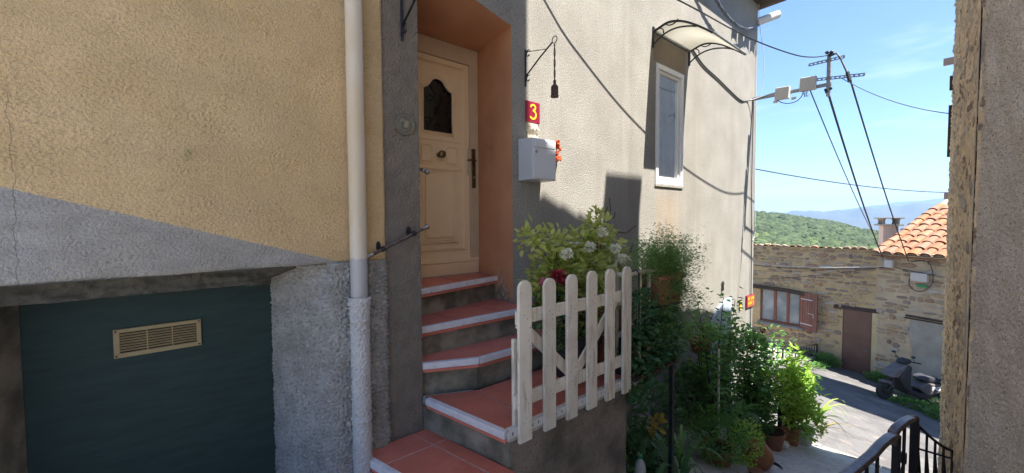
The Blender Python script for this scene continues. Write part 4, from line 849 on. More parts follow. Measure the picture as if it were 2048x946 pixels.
sheet('render_face', P_, Nn, Hh, M['gravelwall'], RH)
b = MB(); b.bb((2.872, -2.60, -3), (2.95, -2.4665, 4.9)); b.build('corner_fill', M['mortar3'], RH)
b = MB(); b.prism([(2.895, -2.475, -3), (2.29, -2.81, -3), (-.15, -2.90, -3), (-.15, -6, -3), (2.895, -6, -3)], (0, 0, 9.45)); b.prism([(2.895, -2.475, 5.9), (2.3, -2.80, 5.9), (2.3, -5, 5.9), (2.895, -5, 5.9)], (0, 0, 1.4)); b.build('house_body', M['bounce_render'], RH)
# lower stone house further down, raking top edge
SX0, SX1 = 2.90, 7.05
def sy(x): return -2.5 + .035 + (x - 2.9) * .0590
def ztop(x): return float(np.interp(x, [2.9, 4.0, 4.3, 7.05], [4.94, 4.43, 3.65, 2.72])) if not isinstance(x, np.ndarray) else np.interp(x, [2.9, 4.0, 4.3, 7.05], [4.94, 4.43, 3.65, 2.72])
SG = thing('stone_gable_house', 'crumbling ochre stone gable wall seen edge-on beside the roughcast corner', 'house', (5, -2.5, -3))
b = MB(); b.prism([(x, sy(x) - .006, z_) for x, z_ in ((SX0, -5), (SX1, -5), (SX1, ztop(SX1)), (4.3, ztop(4.3)), (4.0, ztop(4.0)), (SX0, ztop(SX0)))], (0, -2.8, 0)); b.build('house_body', M['mortar3'], SG)
b = MB(); b.bb((7.06, -2.62, -4.2), (7.66, -2.262, .15)); tag(b.build('shade_wall', M['mortar3'], loc=(7.3, -2.4, -3.8), bev=.02), 'low wall added past the end of the gable house to shade the path', 'wall')  # added occluder, keeps the path shaded up to the kerb
nu, nv = 420, 420; xx = np.linspace(SX0, SX1, nu); tz = np.linspace(0, 1, nv)
P_ = np.zeros((nv, nu, 3)); P_[..., 0] = xx; P_[..., 1] = sy(xx); P_[..., 2] = -4.6 + (ztop(xx) + 4.6)[None] * tz[:, None]
Nn = np.zeros_like(P_); Nn[..., 0] = -.06; Nn[..., 1] = 1
Hh = .004 + np.clip((xx - 3.0) / .3, 0, 1)[None] * .004 * fnoise(nv, nu, .02, .011, .16, .10) + np.clip((xx - 2.95) / .2, 0, 1)[None] * .004 * fnoise(nv, nu, .02, .011, .07, .06) + np.clip((xx - 3.0) / .5, 0, 1)[None] * .005 * fnoise(nv, nu, .02, .011, .6, .4)
sheet('mortar_face', P_, Nn, Hh, M['mortar3'], SG)

# rubble stone generator ------------------------------------------
def stone_variant(name, seed, m, n=9):
    r = random.Random(seed); vs = []; ang = [2 * PI * (k + r.uniform(-.25, .25)) / n for k in range(n)]
    rad = [r.uniform(.86, 1.08) for _ in range(n)]
    def se(a, e=2.9):
        c, s_ = math.cos(a), math.sin(a); k = (abs(c) ** e + abs(s_) ** e) ** (-1 / e); return c * k, s_ * k
    for sc, d_ in ((1, -.6), (1, .25), (.80, .85)):
        for a, q in zip(ang, rad):
            x, y = se(a); vs.append((x * .5 * sc * q, y * .5 * sc * q, d_ * (1 if d_ < 0 else r.uniform(.75, 1.15))))
    vs.append((r.uniform(-.1, .1), r.uniform(-.1, .1), r.uniform(.9, 1.15)))
    fs = []
    for L_ in range(2):
        for k in range(n): fs.append((L_ * n + k, L_ * n + (k + 1) % n, (L_ + 1) * n + (k + 1) % n, (L_ + 1) * n + k))
    fs += [(2 * n + k, 2 * n + (k + 1) % n, 3 * n) for k in range(n)]
    return vs, fs
SVAR = [stone_variant('s', k, None) for k in range(18)]
SMESH = [rawmesh('stone', v, f, M['stone']) for v, f in SVAR]
def rubble(parent, org, e, nrm, U0, U1, Z0, Z1, holes, hr, wr, dr=(.02, .035), gap=.018, seed=1, top=None, skip=0.05, limit=298, vis=None, rot=.06):
    r = random.Random(seed); org = Vector(org); e = Vector(e).normalized(); nrm = Vector(nrm).normalized(); L_ = []
    z_ = Z0
    while z_ < Z1:
        h = r.uniform(*hr); u = U0 + r.uniform(-.1, 0)
        while u < U1:
            w_ = r.uniform(*wr) * (.7 + .6 * r.random()); hh = h * r.uniform(.62, 1.05); uc = u + w_ / 2; zc_ = z_ + h / 2 + r.uniform(-.2, .2) * h
            ok = r.random() > skip and uc + w_ / 2 < U1 + .05 and uc - w_ / 2 > U0 - .05
            if top is not None and zc_ + hh / 2 > top(uc): ok = False
            for (a, c, d_, g_) in holes:
                if uc + w_ * .42 > a and uc - w_ * .42 < c and zc_ + hh * .42 > d_ and zc_ - hh * .42 < g_: ok = False
            if ok: L_.append((uc, zc_, max(w_ - gap, .02), max(hh - gap * .7, .015), r.uniform(*dr), r.randrange(18), r.uniform(-rot, rot), r.choice((1, -1))))
            u += w_
        z_ += h
    key = (lambda s: -(s[2] * s[3])) if vis is None else (lambda s: -(s[2] * s[3]) * vis(s))
    L_.sort(key=key)
    def mw(s):
        R = Matrix(((e.x, 0, nrm.x), (e.y, 0, nrm.y), (0, 1, 0))).to_4x4()
        R = Matrix((( e.x, 0, nrm.x, 0), (e.y, 0, nrm.y, 0), (0, 1, nrm.z, 0), (0, 0, 0, 1)))
        return Matrix.Translation(org + e * s[0] + V(0, 0, s[1])) @ R @ Matrix.Rotation(s[6], 4, 'Z') @ Matrix.Diagonal((s[2] * s[7], s[3], s[4], 1))
    for s in L_[:limit]: inst('stone', SMESH[s[5]], parent, mw(s))
    if len(L_) > limit:
        b = MB(); b.noflip = True
        for s in L_[limit:]:
            b._t = r.random(); m_ = mw(s); v, f = SVAR[s[5]]; b.add([m_ @ Vector(p) for p in v], f)
        stuff(b.build('small_stones', M['stone_m'], parent))
    return len(L_)
rubble(SG, (2.9, sy(2.9), 0), (1, .059, 0), (-.059, 1, 0), .32, 4.12, -4.6, 4.9, [], (.08, .17), (.14, .36), (.003, .013), .03, 3, top=lambda u: ztop(2.9 + u) - .05, skip=.35, vis=lambda s: 1 if -2.2 < s[1] < 2.6 else .01)
# verge tiles on the raking top, pipe stubs and slates sticking out on the silhouette
for k in range(20):
    x = 6.93 - k * .235; q = MB(); q.prism([(x - .12, sy(x) - .12, ztop(x - .12) - .01), (x + .12, sy(x) - .12, ztop(x + .12) - .01), (x + .12, sy(x) - .12, ztop(x + .12) + .025), (x - .12, sy(x) - .12, ztop(x - .12) + .03)], (0, .17 + random.uniform(0, .01), 0)); q.build('verge_tile', M['rooftile'], SG, bev=.006)
q = MB(); q.bb((6.98, -2.26, 1.80), (7.05, -2.13, 1.87)); q.build('pipe_stub', M['chimney'], SG); q = MB(); q.bb((6.98, -2.26, .22), (7.05, -2.175, .30)); q.build('pipe_stub', M['chimney'], SG)
for (z0_, z1_) in ((1.50, 1.66), (.72, 1.32)):
    q = MB(); q.bb((7.0, -2.26, z0_), (7.06, -2.185, z1_)); q.build('edge_slate', M['lintelwood'], SG)
# chimney of the stone house (throws the square shadow)
CH = MB(); CH.bb((4.00, -3.0, 3.6), (4.58, -2.47, 5.15)); CH.bb((3.96, -3.04, 5.15), (4.62, -2.43, 5.2)); tag(CH.build('gable_chimney', M['mortar3'], loc=(4.3, -2.7, 4.3)), 'square rendered chimney on the stone gable roof across the alley', 'chimney')

b = MB(); b.prism([(13.15, -4.9, -6), (15.3, -4.9, -6), (15.3, -9, -6), (13.15, -9, -6)], (0, 0, 12.6)); b.prism([(13.0, -4.75, 6.6), (14.2, -4.75, 7.3), (15.45, -4.75, 6.6)], (0, -4.4, 0)); o = b.build('road_side_house', M['facade'], loc=(14, -5, -5)); tag(o, 'tall narrow grey house across the road hidden behind the stone gable', 'house')
# ================================================================== FAR STONE BUILDINGS
FW = thing('stone_terrace_house', 'ochre rubble stone house across the road with window and brown door', 'house', (16.3, 1.3, -4.8))
X0 = 16.3
holes = [(-.55, .36, -5.1, -2.84), (1.40, 3.05, -3.78, -2.40), (1.2, 3.0, -2.58, -2.42)]
# wall with openings for the window
b = MB()
def fq(y0, y1, z0, z1, x=X0): b.quad((x, y1, z0), (x, y0, z0), (x, y0, z1), (x, y1, z1))
fq(-.42, 1.50, -5.6, -1.0); fq(2.74, 6, -5.6, -1.0); fq(1.50, 2.74, -5.6, -3.72); fq(1.50, 2.74, -2.50, -1.0)
for (p, q_) in (((1.50, -3.72), (2.74, -3.72)), ((2.74, -3.72), (2.74, -2.50)), ((2.74, -2.50), (1.50, -2.50)), ((1.50, -2.50), (1.50, -3.72))):
    b.quad((X0, p[0], p[1]), (X0, q_[0], q_[1]), (X0 + .2, q_[0], q_[1]), (X0 + .2, p[0], p[1]))
b.quad((X0, -.42, -5.6), (X0 + 4, -.42, -5.6), (X0 + 4, -.42, -1), (X0, -.42, -1)); b.quad((X0, -.42, -1), (X0 + 4, -.42, -1.6), (X0 + 4, 6, -1.6), (X0, 6, -1))
b.build('wall', M['mortar'], FW)
rubble(FW, (X0, 0, 0), (0, 1, 0), (-1, 0, 0), -.38, 3.3, -5.3, -1.03, holes, (.08, .19), (.12, .36), (.02, .05), .018, 11, skip=.12, rot=.11, vis=lambda s: 1 if s[0] < 3.1 and s[1] > -5 else .02)
# coping tiles
def half_tile(r0, r1, L_, n=8, th=.012):
    vs = []; 
    for (rr_, y_) in ((r0, 0), (r1, L_)):
        for rad in (rr_, rr_ - th):
            for k in range(n + 1): a = PI * k / n; vs.append((math.cos(a) * rad, y_, math.sin(a) * rad * .72))
    m = n + 1; fs = []
    for k in range(n):
        fs += [(k, k + 1, 2 * m + k + 1, 2 * m + k), (m + k + 1, m + k, 3 * m + k, 3 * m + k + 1), (k, m + k, m + k + 1, k + 1), (2 * m + k, 2 * m + k + 1, 3 * m + k + 1, 3 * m + k)]
    fs += [(0, 2 * m, 3 * m, m), (n, m + n, 3 * m + n, 2 * m + n)]
    return vs, fs
hv, hf = half_tile(.108, .085, .46); TM = rawmesh('roof_tile', hv, hf, M['rooftile'], False)
for k in range(17):
    y = -.30 + k * .205
    inst('coping_tile', TM, FW, Matrix.Translation((X0 - .10, y, -.985 + random.uniform(-.006, .006))) @ Matrix.Rotation(-PI / 2 + random.uniform(-.05, .05), 4, 'Z') @ Matrix.Rotation(-.06, 4, 'X') @ Matrix.Diagonal((.98, 1, .8, 1)))
q = MB(); q.bb((X0 - .06, -.40, -1.005), (X0 + .2, 3.4, -.975)); q.build('coping_bed', M['mortar2'], FW)
# window
wn = MB(); 
for (a, c) in ((1.50, 1.555), (1.85, 1.925), (2.24, 2.32), (2.69, 2.74)): wn.bb((X0 + .05, a, -3.72), (X0 + .12, c, -2.50))
wn.bb((X0 + .052, 1.50, -3.72), (X0 + .118, 2.74, -3.65)); wn.bb((X0 + .052, 1.50, -2.56), (X0 + .118, 2.74, -2.50)); fwn = wn.build('window', M['winwood'], FW, bev=.006)
for (a, c) in ((1.555, 1.85), (1.925, 2.24), (2.32, 2.69)):
    q = MB(); q.bb((X0 + .085, a, -3.65), (X0 + .095, c, -2.56)); q.build('pane', M['farglass'], fwn)
q = MB(); q.prism([(X0 - .10, 1.12, -2.52), (X0 - .10, 1.9, -2.44), (X0 - .10, 3.1, -2.40), (X0 - .10, 3.1, -2.53), (X0 - .10, 1.9, -2.565), (X0 - .10, 1.12, -2.66)], (.2, 0, 0)); q.build('lintel', M['lintelwood'], FW, bev=.012)
q = MB(); q.bb((X0 - .12, 1.4, -3.80), (X0 + .1, 2.8, -3.73)); q.build('sill', M['concrete'], FW, bev=.01)
# open shutter, planks and ledges
sh = thing('_tmp', '', '') ; bpy.data.objects.remove(sh)
shd = V(-.42, -.90, 0).normalized(); sho = V(X0 - .02, 1.50, 0)
q = MB(); q.box(sho + shd * .29 + V(0, 0, -3.13) + V(.012, -.006, 0), (.56, .012, 1.26), ax=(shd, shd.cross(V(0, 0, 1)), V(0, 0, 1))); shu = q.build('shutter', M['shutter'], FW)
for k in range(7):
    q = MB(); q.box(sho + shd * (.045 + k * .081) + V(0, 0, -3.13) - V(.008, 0, 0), (.074, .022, 1.30), ax=(shd, shd.cross(V(0, 0, 1)), V(0, 0, 1))); q.build('plank', M['shutter'], shu, bev=.004)
for z_ in (-2.72, -3.56):
    q = MB(); q.box(sho + shd * .22 + V(0, 0, z_) - V(.026, -.008, 0), (.40, .010, .028), ax=(shd, shd.cross(V(0, 0, 1)), V(0, 0, 1))); q.build('hinge_strap', M['whitepaint'], shu)
q = MB(); q.box(sho + shd * .36 + V(0, 0, -3.18) - V(.028, -.008, 0), (.20, .012, .014), ax=(shd, shd.cross(V(0, 0, 1)), V(0, 0, 1))); q.box(sho + shd * .46 + V(0, 0, -3.24) - V(.028, -.008, 0), (.012, .012, .12), ax=(shd, shd.cross(V(0, 0, 1)), V(0, 0, 1))); q.build('latch', M['whitepaint'], shu)
# brown steel door
q = MB(); q.bb((X0 - .012, -.315, -4.93), (X0 + .03, .345, -2.90)); dr = q.build('door', M['taupe'], FW, bev=.004)
q = MB(); q.bb((X0 - .017, -.315, -3.99), (X0 - .012, .345, -3.975)); q.bb((X0 - .02, -.335, -4.93), (X0 + .02, -.317, -2.89)); q.bb((X0 - .02, .347, -4.93), (X0 + .02, .365, -2.89)); q.build('door_edge', M['taupe'], dr)
q = MB(); q.tube([(X0 - .012, -.25, -4.12), (X0 - .05, -.25, -4.12), (X0 - .055, -.15, -4.10)], .012, 6); q.build('handle', M['chrome'], dr)
q = MB(); q.bb((X0 - .035, -.52, -2.90), (X0 + .1, .60, -2.78)); q.build('door_lintel', M['lintelwood'], FW, bev=.012)
q = MB(); q.prism([(X0 - .018, -.337, -5.0), (X0 - .018, -.56, -5.0), (X0 - .018, -.53, -4.1), (X0 - .018, -.50, -2.91), (X0 - .018, -.337, -2.91)], (.03, 0, 0)); q.build('render_patch', M['yellowrender'], FW)

# tiled house to the right, turned twenty degrees -------------------
TH = thing('tiled_house', 'stone house with sunlit orange clay tiled roof across the road', 'house', (16.2, -1.2, -5))
e = V(-.342, -.940, 0); nrm = V(-.940, .342, 0); c0 = V(16.30, -.42, 0)
def W(u, z_, d_=0): return c0 + e * u + V(0, 0, z_) + nrm * d_
b = MB(); b.add([W(0, -6), W(3.5, -6), W(3.5, -1.12), W(0, -1.12), W(0, -6, -4), W(3.5, -6, -4), W(3.5, -1.12, -4), W(0, -1.12, -4)], [(0, 1, 2, 3), (1, 5, 6, 2), (4, 0, 3, 7), (5, 4, 7, 6)]); b.build('wall', M['mortar2'], TH)
rubble(TH, c0, e, nrm, .02, 3.3, -5.4, -1.18, [(.80, 3.4, -5.6, -2.82)], (.08, .18), (.14, .40), (.02, .05), .018, 23, skip=.12, rot=.10, vis=lambda s: 1 if s[0] < 1.9 else .02)
q = MB(); q.prism([W(.78, -5.6, .0), W(.80, -4.3, .0), (W(.93, -3.9)), W(.80, -3.3), W(.84, -2.85), W(3.4, -2.92), W(3.4, -5.6)], nrm * .03); q.build('render_patch', M['farrender'], TH)
q = MB(); q.box(W(1.62, -2.80, .015), (1.8, .06, .055), ax=(e, nrm, (e + V(0, 0, -.05)).normalized().cross(nrm))); q.box(W(1.3, -2.87, .02), (1.2, .05, .035), ax=(e, nrm, V(0, 0, 1))); q.build('old_lintel', M['lintelwood'], TH, bev=.01)
# roof
up = V(.940, -.342, 0); PT = .44; upv = (up + V(0, 0, PT)).normalized(); rn = e.cross(upv).normalized()
if rn.z < 0: rn = -rn
r0 = W(-.05, -1.06, .16)
b = MB(); b.prism([r0 + V(0, 0, -.045), r0 + e * 3.4 + V(0, 0, -.045), r0 + e * 3.4 + upv * 4.2 + V(0, 0, -.045), r0 + upv * 4.2 + V(0, 0, -.045)], rn * .03); b.build('roof_deck', M['mortar2'], TH)
q = MB(); q.prism([r0 + V(0, 0, -.075) - upv * .03, r0 + e * 3.4 + V(0, 0, -.075) - upv * .03, r0 + e * 3.4 + V(0, 0, -.075) + upv * .1, r0 + V(0, 0, -.075) + upv * .1], rn * .03); q.build('eaves_tile_course', M['rooftile'], TH)
def tile_mat(p, flip, pitch, scale=1):
    Rm = Matrix(((e.x, upv.x, rn.x, 0), (e.y, upv.y, rn.y, 0), (e.z, upv.z, rn.z, 0), (0, 0, 0, 1)))
    return Matrix.Translation(p) @ Rm @ Matrix.Rotation(random.uniform(-.06, .06), 4, 'Z') @ Matrix.Rotation(-.045, 4, 'X') @ (Matrix.Diagonal((1.12, 1.05, -.9, 1)) if flip else Matrix.Diagonal((1.12, 1.05, 1.0, 1)))
for c_ in range(8):
    for k in range(9):
        p = r0 + e * (.10 + c_ * .285) + upv * (-.06 + k * .40) + rn * (.045 + random.uniform(-.006, .01))
        inst('roof_tile', TM, TH, tile_mat(p, False, 0))
        p = r0 + e * (-.045 + c_ * .285) + upv * (-.03 + k * .40) + rn * .085
        if c_ > 0: inst('roof_tile', TM, TH, tile_mat(p - rn * .0, True, 0))
q = MB(); q.prism([r0 + upv * .02, r0 + e * 2.3 + upv * .02, r0 + e * 2.3 + upv * .02 + rn * .05, r0 + upv * .02 + rn * .05], upv * .05); q.build('eaves_mortar', M['farrender'], TH)
# chimney beyond
CM = thing('far_chimney', 'pink rendered chimney with open slab cowl beside the clay tiled roof', 'chimney', (18, -.4, -.8))
q = MB(); q.box((18.2, -.42, -.72), (.48, .38, .96), rot=('Z', .35)); q.build('shaft', M['chimney'], CM, bev=.01)
q = MB(); q.box((18.2, -.42, -.225), (.72, .58, .045), rot=('Z', .35)); q.build('lower_slab', M['concrete'], CM, bev=.006)
for sx, sy_ in ((-.23, -.18), (.23, -.18), (-.23, .18), (.23, .18), (0, .18), (0, -.18)):
    d_ = Matrix.Rotation(.35, 3, 'Z') @ V(sx, sy_, 0); q = MB(); q.lathe((18.2 + d_.x, -.42 + d_.y, -.205), [(.05, 0), (.035, .06), (.035, .12), (.06, .19)], 8); q.build('cowl_post', M['concrete'], CM)
q = MB(); q.box((18.2, -.42, .0), (.74, .60, .04), rot=('Z', .35)); q.build('top_slab', M['concrete'], CM, bev=.006)
# boxes and wires on the far wall
JB = MB(); JB.box(W(.36, -1.34, .16), (.20, .10, .22), ax=(e, nrm, V(0, 0, 1))); tag(JB.build('white_wall_box', M['boxplastic'], loc=W(.36, -1.34, .1), bev=.015, seg=2), 'small bright white box under the eaves with wires from the left', 'junction box')
JB = MB(); JB.box(W(1.02, -1.66, .07), (.36, .12, .24), ax=(e, nrm, V(0, 0, 1))); tag(JB.build('grey_wall_box', M['boxplastic'], loc=W(1.02, -1.66, .07), bev=.015, seg=2), 'wide pale junction box ringed by a black cable loop on the stone wall', 'junction box')
cable('black cable loop curling round the pale junction box', [W(.95 - .15, -1.24, .05), W(1.15, -1.2, .06), W(1.28, -1.45, .06), W(1.28, -1.80, .06), W(1.12, -2.02, .06), W(.93, -2.05, .06), W(.80, -1.92, .06), W(.80, -1.72, .06)], .014)
q = MB(); q.box(W(1.07, -1.90, .05), (.22, .03, .07), ax=(e, nrm, V(0, 0, 1))); tag(q.build('green_tag', M['greenplastic'], loc=W(1.05, -1.9, .05)), 'green plastic tag under the pale junction box', 'tag')
cable('white wire strung along the stone wall to the white box', sag((X0 - .08, 3.3, -1.62), tuple(W(.30, -1.42, .14)), .10, 18), .011, 'whitecable')
cable('upper dark bundle strung along the stone wall', sag((X0 - .06, 3.3, -1.68), tuple(W(.32, -1.45, .12)), .12, 18), .010)
cable('lower dark wire rising along the stone wall to the white box', sag((X0 - .05, 3.3, -2.25), tuple(W(.25, -1.44, .1)), .10, 18), .009)
cable('dark wire from the white box to the right along the stone wall', sag(tuple(W(.42, -1.42, .14)), tuple(W(1.9, -1.62, .1)), .02, 10), .012)
cable('thin slack wire across the middle of the stone wall', sag((X0 - .05, 3.3, -1.9), (X0 - .05, -.1, -1.5), .1, 12), .006)

# landing with iron railing by the window
LD = MB(); LD.add([(13.5, 1.15, -5.2), (16.28, .95, -5.2), (16.28, 5, -5.2), (13.5, 5, -5.2), (13.5, 1.15, -4.27), (16.28, .95, -4.57), (16.28, 5, -4.4), (13.5, 5, -4.1)], [(0, 3, 2, 1), (4, 5, 6, 7), (0, 1, 5, 4), (1, 2, 6, 5), (2, 3, 7, 6), (3, 0, 4, 7)]) 
ld = LD.build('landing', M['concrete'], loc=(15.4, 2.5, -5), bev=.01); tag(ld, 'low concrete landing below the wooden window behind the plants', 'landing')
IR = thing('landing_railing', 'thin black iron railing turning a corner in front of the wooden window', 'railing', (14.7, 1.5, -4.9))
def railing(p, q_, n_, zt, zb):
    p = Vector(p); q_ = Vector(q_); f = lambda z_, t: z_[0] + (z_[1] - z_[0]) * t
    b = MB(); b.ribbon([p + V(0, 0, zt[0]), q_ + V(0, 0, zt[1])], (0, 0, 1), .022, .03); b.build('top_rail', M['iron'], IR); b = MB(); b.ribbon([p + V(0, 0, zb[0] + .07), q_ + V(0, 0, zb[1] + .07)], (0, 0, 1), .018, .018); b.build('bottom_rail', M['iron'], IR)
    for i in range(n_ + 1):
        t = i / n_; c = p.lerp(q_, t); b = MB(); post = i in (0, n_); w_ = .018 if post else .008; b.bb((c.x - w_, c.y - w_, f(zb, t) + (0 if post else .07)), (c.x + w_, c.y + w_, f(zt, t))); b.build('baluster', M['iron'], IR)
        if i % 4 == 2:
            b = MB(); b.tube([c + V(-.02, .05 * math.cos(a), (f(zt, t) + f(zb, t)) / 2 + .05 * math.sin(a)) for a in [2 * PI * k / 12 for k in range(12)]], .008, 5, closed=True); b.build('scroll_ornament', M['iron'], IR)
railing((13.6, 1.25, 0), (16.25, 1.01, 0), 12, (-3.84, -4.19), (-4.30, -4.60)); railing((13.6, 1.25, 0), (13.75, 3.2, 0), 14, (-3.84, -3.80), (-4.30, -4.25))

# ================================================================== SCOOTER
SC = thing('scooter', 'old black and grey scooter with torn seat parked against the far stone wall', 'scooter', (14.2, -1.2, -4.9))
fw_ = V(-.83, .56, 0).normalized(); sdv = V(-.56, -.83, 0).normalized()     # forward, and toward the camera side
s0 = V(13.65, -.94, rz(13.65, -.94) + .005)     # front wheel contact point
tilt = V(0, 0, .12)             # ground rises towards the front
fw3 = (fw_ + V(0, 0, .175)).normalized(); upz = sdv.cross(fw3); upz = upz if upz.z > 0 else -upz
def S(a, h, d_=0): return s0 - fw3 * a + upz * h + sdv * d_        # a = metres behind the front contact
def wheel(a, r_, wd):
    c = S(a, r_); q = MB(); n_ = 28; q.tube([c + fw3 * math.cos(t) * (r_ - .045) + upz * math.sin(t) * (r_ - .045) for t in [2 * PI * k / n_ for k in range(n_)]], .045, 8, closed=True); wh = q.build('wheel', M['rubber'], SC, smooth=True)
    q = MB(); q.lathe(c - sdv * .03, [(.03, 0), (.145, .005), (.15, .055), (.03, .06)], 20, sdv); q.lathe(c + sdv * .03, [(.05, 0), (.05, .02), (.02, .04)], 12, sdv); q.build('rim', M['darkplastic'], wh, smooth=True)
    q = MB(); q.lathe(c + sdv * .045, [(.05, 0), (.085, .003), (.085, .007), (.05, .008)], 18, sdv); q.build('brake_disc', M['brass'], wh, smooth=True)
wheel(0, .235, .1); wheel(1.27, .225, .1)
def slab(pts, d0, d1, name, m, bev=.02, parent=None):
    q = MB(); q.prism([S(a, h, d0) for a, h in pts], sdv * (d1 - d0)); return q.build(name, M[m], parent or SC, bev=bev, seg=3, smooth=True)
slab([(-.20, .44), (-.05, .50), (.10, .48), (.20, .36), (.12, .34), (.0, .42)], -.07, .07, 'front_fender', 'scootgrey', .02)
q = MB(); q.tube([S(0, .235, .075), S(.13, .50, .07), S(.20, .62, .0)], .02, 8); q.tube([S(0, .235, -.075), S(.13, .50, -.07), S(.20, .62, .0)], .02, 8); q.build('fork', M['darkplastic'], SC, smooth=True)
slab([(-.02, .60), (.05, .78), (.33, .98), (.38, .96), (.30, .80), (.16, .62)], -.15, .15, 'front_shield', 'scootgrey', .04)
slab([(.14, .60), (.36, .98), (.44, .94), (.46, .74), (.50, .46), (.60, .32), (.48, .30), (.28, .42)], -.19, .19, 'leg_shield', 'darkplastic', .03)
slab([(.30, .42), (.46, .24), (1.00, .17), (1.06, .30), (.60, .34), (.42, .40)], -.17, .17, 'floorboard', 'darkplastic', .02)
bp = slab([(.78, .42), (.90, .34), (1.06, .27), (1.50, .42), (1.85, .56), (1.80, .62), (1.40, .60), (.95, .58)], -.16, .17, 'body_panel', 'scootgrey', .03)
slab([(.82, .66), (.90, .73), (1.05, .77), (1.22, .74), (1.42, .71), (1.60, .71), (1.60, .62), (1.25, .60), (.95, .60)], -.14, .14, 'seat', 'seatvinyl', .045)
slab([(1.605, .715), (1.85, .70), (2.05, .66), (2.0, .60), (1.605, .635)], -.13, .13, 'torn_seat_foam', 'foam', .03)
slab([(.98, .30), (1.55, .38), (1.60, .30), (1.35, .12), (1.02, .14)], -.12, .12, 'engine', 'rubber', .03)
q = MB(); q.tube([S(.36, .96, 0), S(.40, 1.02, 0), S(.42, 1.05, .0)], .03, 8); q.tube([S(.50, 1.08, .30), S(.42, 1.06, .12), S(.40, 1.05, 0), S(.42, 1.06, -.12), S(.50, 1.08, -.30)], .016, 8); q.build('handlebar', M['darkplastic'], SC, smooth=True)
slab([(.24, 1.0), (.30, 1.06), (.44, 1.12), (.52, 1.08), (.46, .98), (.36, .95)], -.10, .10, 'handlebar_cowl', 'darkplastic', .03)
for d_ in (.20, -.20):
    q = MB(); q.tube([S(.44, 1.07, d_), S(.36, 1.18, d_ * 1.1)], .006, 5); q.ball(S(.34, 1.20, d_ * 1.15), .045, 8, (.5, 1, .7)); q.build('mirror', M['darkplastic'], SC)
q = MB(); q.ball(S(.505, 1.06, .06), .032, 8, (.7, 1, .8)); q.build('gauge', M['chrome'], SC, smooth=True)
q = MB(); q.tube([S(1.10, .12, .16), S(1.45, .17, .17), S(1.75, .24, .17)], [.04, .055, .045], 10); q.build('exhaust', M['rust'], SC, smooth=True)
q = MB(); q.bb((0, 0, 0), (.001, .001, .001)); q = MB(); q.lathe(S(1.30, .16, .13), [(.02, 0), (.09, .02), (.09, .05), (.03, .06)], 14, sdv); q.build('engine_cover', M['chrome'], SC, smooth=True)
slab([(1.80, .35), (1.98, .40), (1.98, .22), (1.84, .20)], -.09, .09, 'number_plate', 'boxplastic', .004)
# lettering on the side panel
fc = bpy.data.curves.new('side_lettering', 'FONT'); fc.body = 'PGO'; fc.size = .17; fc.extrude = .002; fc.offset = .006; fc.materials.append(M['mailslot'])
fo = bpy.data.objects.new('side_lettering', fc); COL.objects.link(fo); fo.parent = SC
xa = -(fw3 * 1.0) - upz * -.12; xa.normalize(); ya = sdv.cross(xa).normalized(); 
if ya.z < 0: ya = -ya
pw = S(1.12, .42, .176)
Rt = Matrix(((xa.x * 1.25, ya.x * .8, sdv.x, 0), (xa.y * 1.25, ya.y * .8, sdv.y, 0), (xa.z * 1.25, ya.z * .8, sdv.z, 0), (0, 0, 0, 1)))
bpy.context.view_layer.update(); fm = bpy.data.meshes.new_from_object(fo); bpy.data.objects.remove(fo); fo = bpy.data.objects.new('side_lettering', fm); COL.objects.link(fo); fo.parent = SC
fo.matrix_local = Matrix.Translation(pw - Vector(SC['_base'])) @ Rt

# ================================================================== IRON RAILING bottom right
RR = thing('alley_railing', 'dark painted handrail with posts and small gate beside the right hand wall', 'railing', (3.2, -2.2, -2.3))
hp = [V(1.7, -1.93, -1.285), V(2.2, -2.02, -1.29), V(2.62, -2.095, -1.295), V(2.85, -2.135, -1.285), V(3.0, -2.155, -1.272), V(3.12, -2.175, -1.268), V(3.22, -2.19, -1.28)]
q = MB(); q.ribbon(hp, (.2, 1, 0), .052, .026); q.build('handrail', M['handrail'], RR, bev=.009, seg=3, smooth=True)
q = MB(); q.ribbon([V(3.20, -2.18, -1.272), V(3.26, -2.19, -1.255), V(3.40, -2.215, -1.248), V(3.52, -2.235, -1.262)], (.2, 1, 0), .050, .026); q.bb((3.185, -2.205, -1.34), (3.212, -2.16, -1.265)); q.build('upper_handrail', M['handrail'], RR, bev=.009, seg=3, smooth=True)
for (x, y, zt, w_) in ((3.24, -2.195, -1.29, .038), (3.56, -2.245, -1.275, .040), (2.95, -2.148, -1.30, .016), (2.80, -2.125, -1.31, .016), (2.60, -2.09, -1.31, .016), (2.4, -2.06, -1.31, .016), (2.2, -2.02, -1.31, .016), (2.0, -1.98, -1.31, .016), (3.38, -2.215, -1.27, .016)):
    q = MB(); q.bb((x - w_ / 2, y - w_ / 2, gz(x) - .05), (x + w_ / 2, y + w_ / 2, zt)); q.build('post' if w_ > .02 else 'baluster', M['iron'], RR, bev=.003)
q = MB(); q.ball((3.56, -2.245, -1.27), .024, 10, (1, 1, .7)); q.build('post_cap', M['handrail'], RR, smooth=True)
q = MB(); q.bb((3.27, -2.21, -1.62), (3.54, -2.20, -1.56)); q.bb((3.45, -2.222, -1.54), (3.485, -2.195, -1.48)); q.build('latch', M['iron'], RR)
g0, g1 = V(3.58, -2.25, 0), V(3.66, -2.43, 0)
q = MB(); q.ribbon([g0.lerp(g1, t) + V(0, 0, -1.31 - .14 * math.sin(t * PI * .5)) for t in [k / 8 for k in range(9)]], (1, .0, 0), .018, .012); q.ribbon([g0.lerp(g1, t) + V(0, 0, -1.47 - .03 * t) for t in (0, .5, 1)], (1, 0, 0), .014, .008); q.build('gate_top', M['iron'], RR)
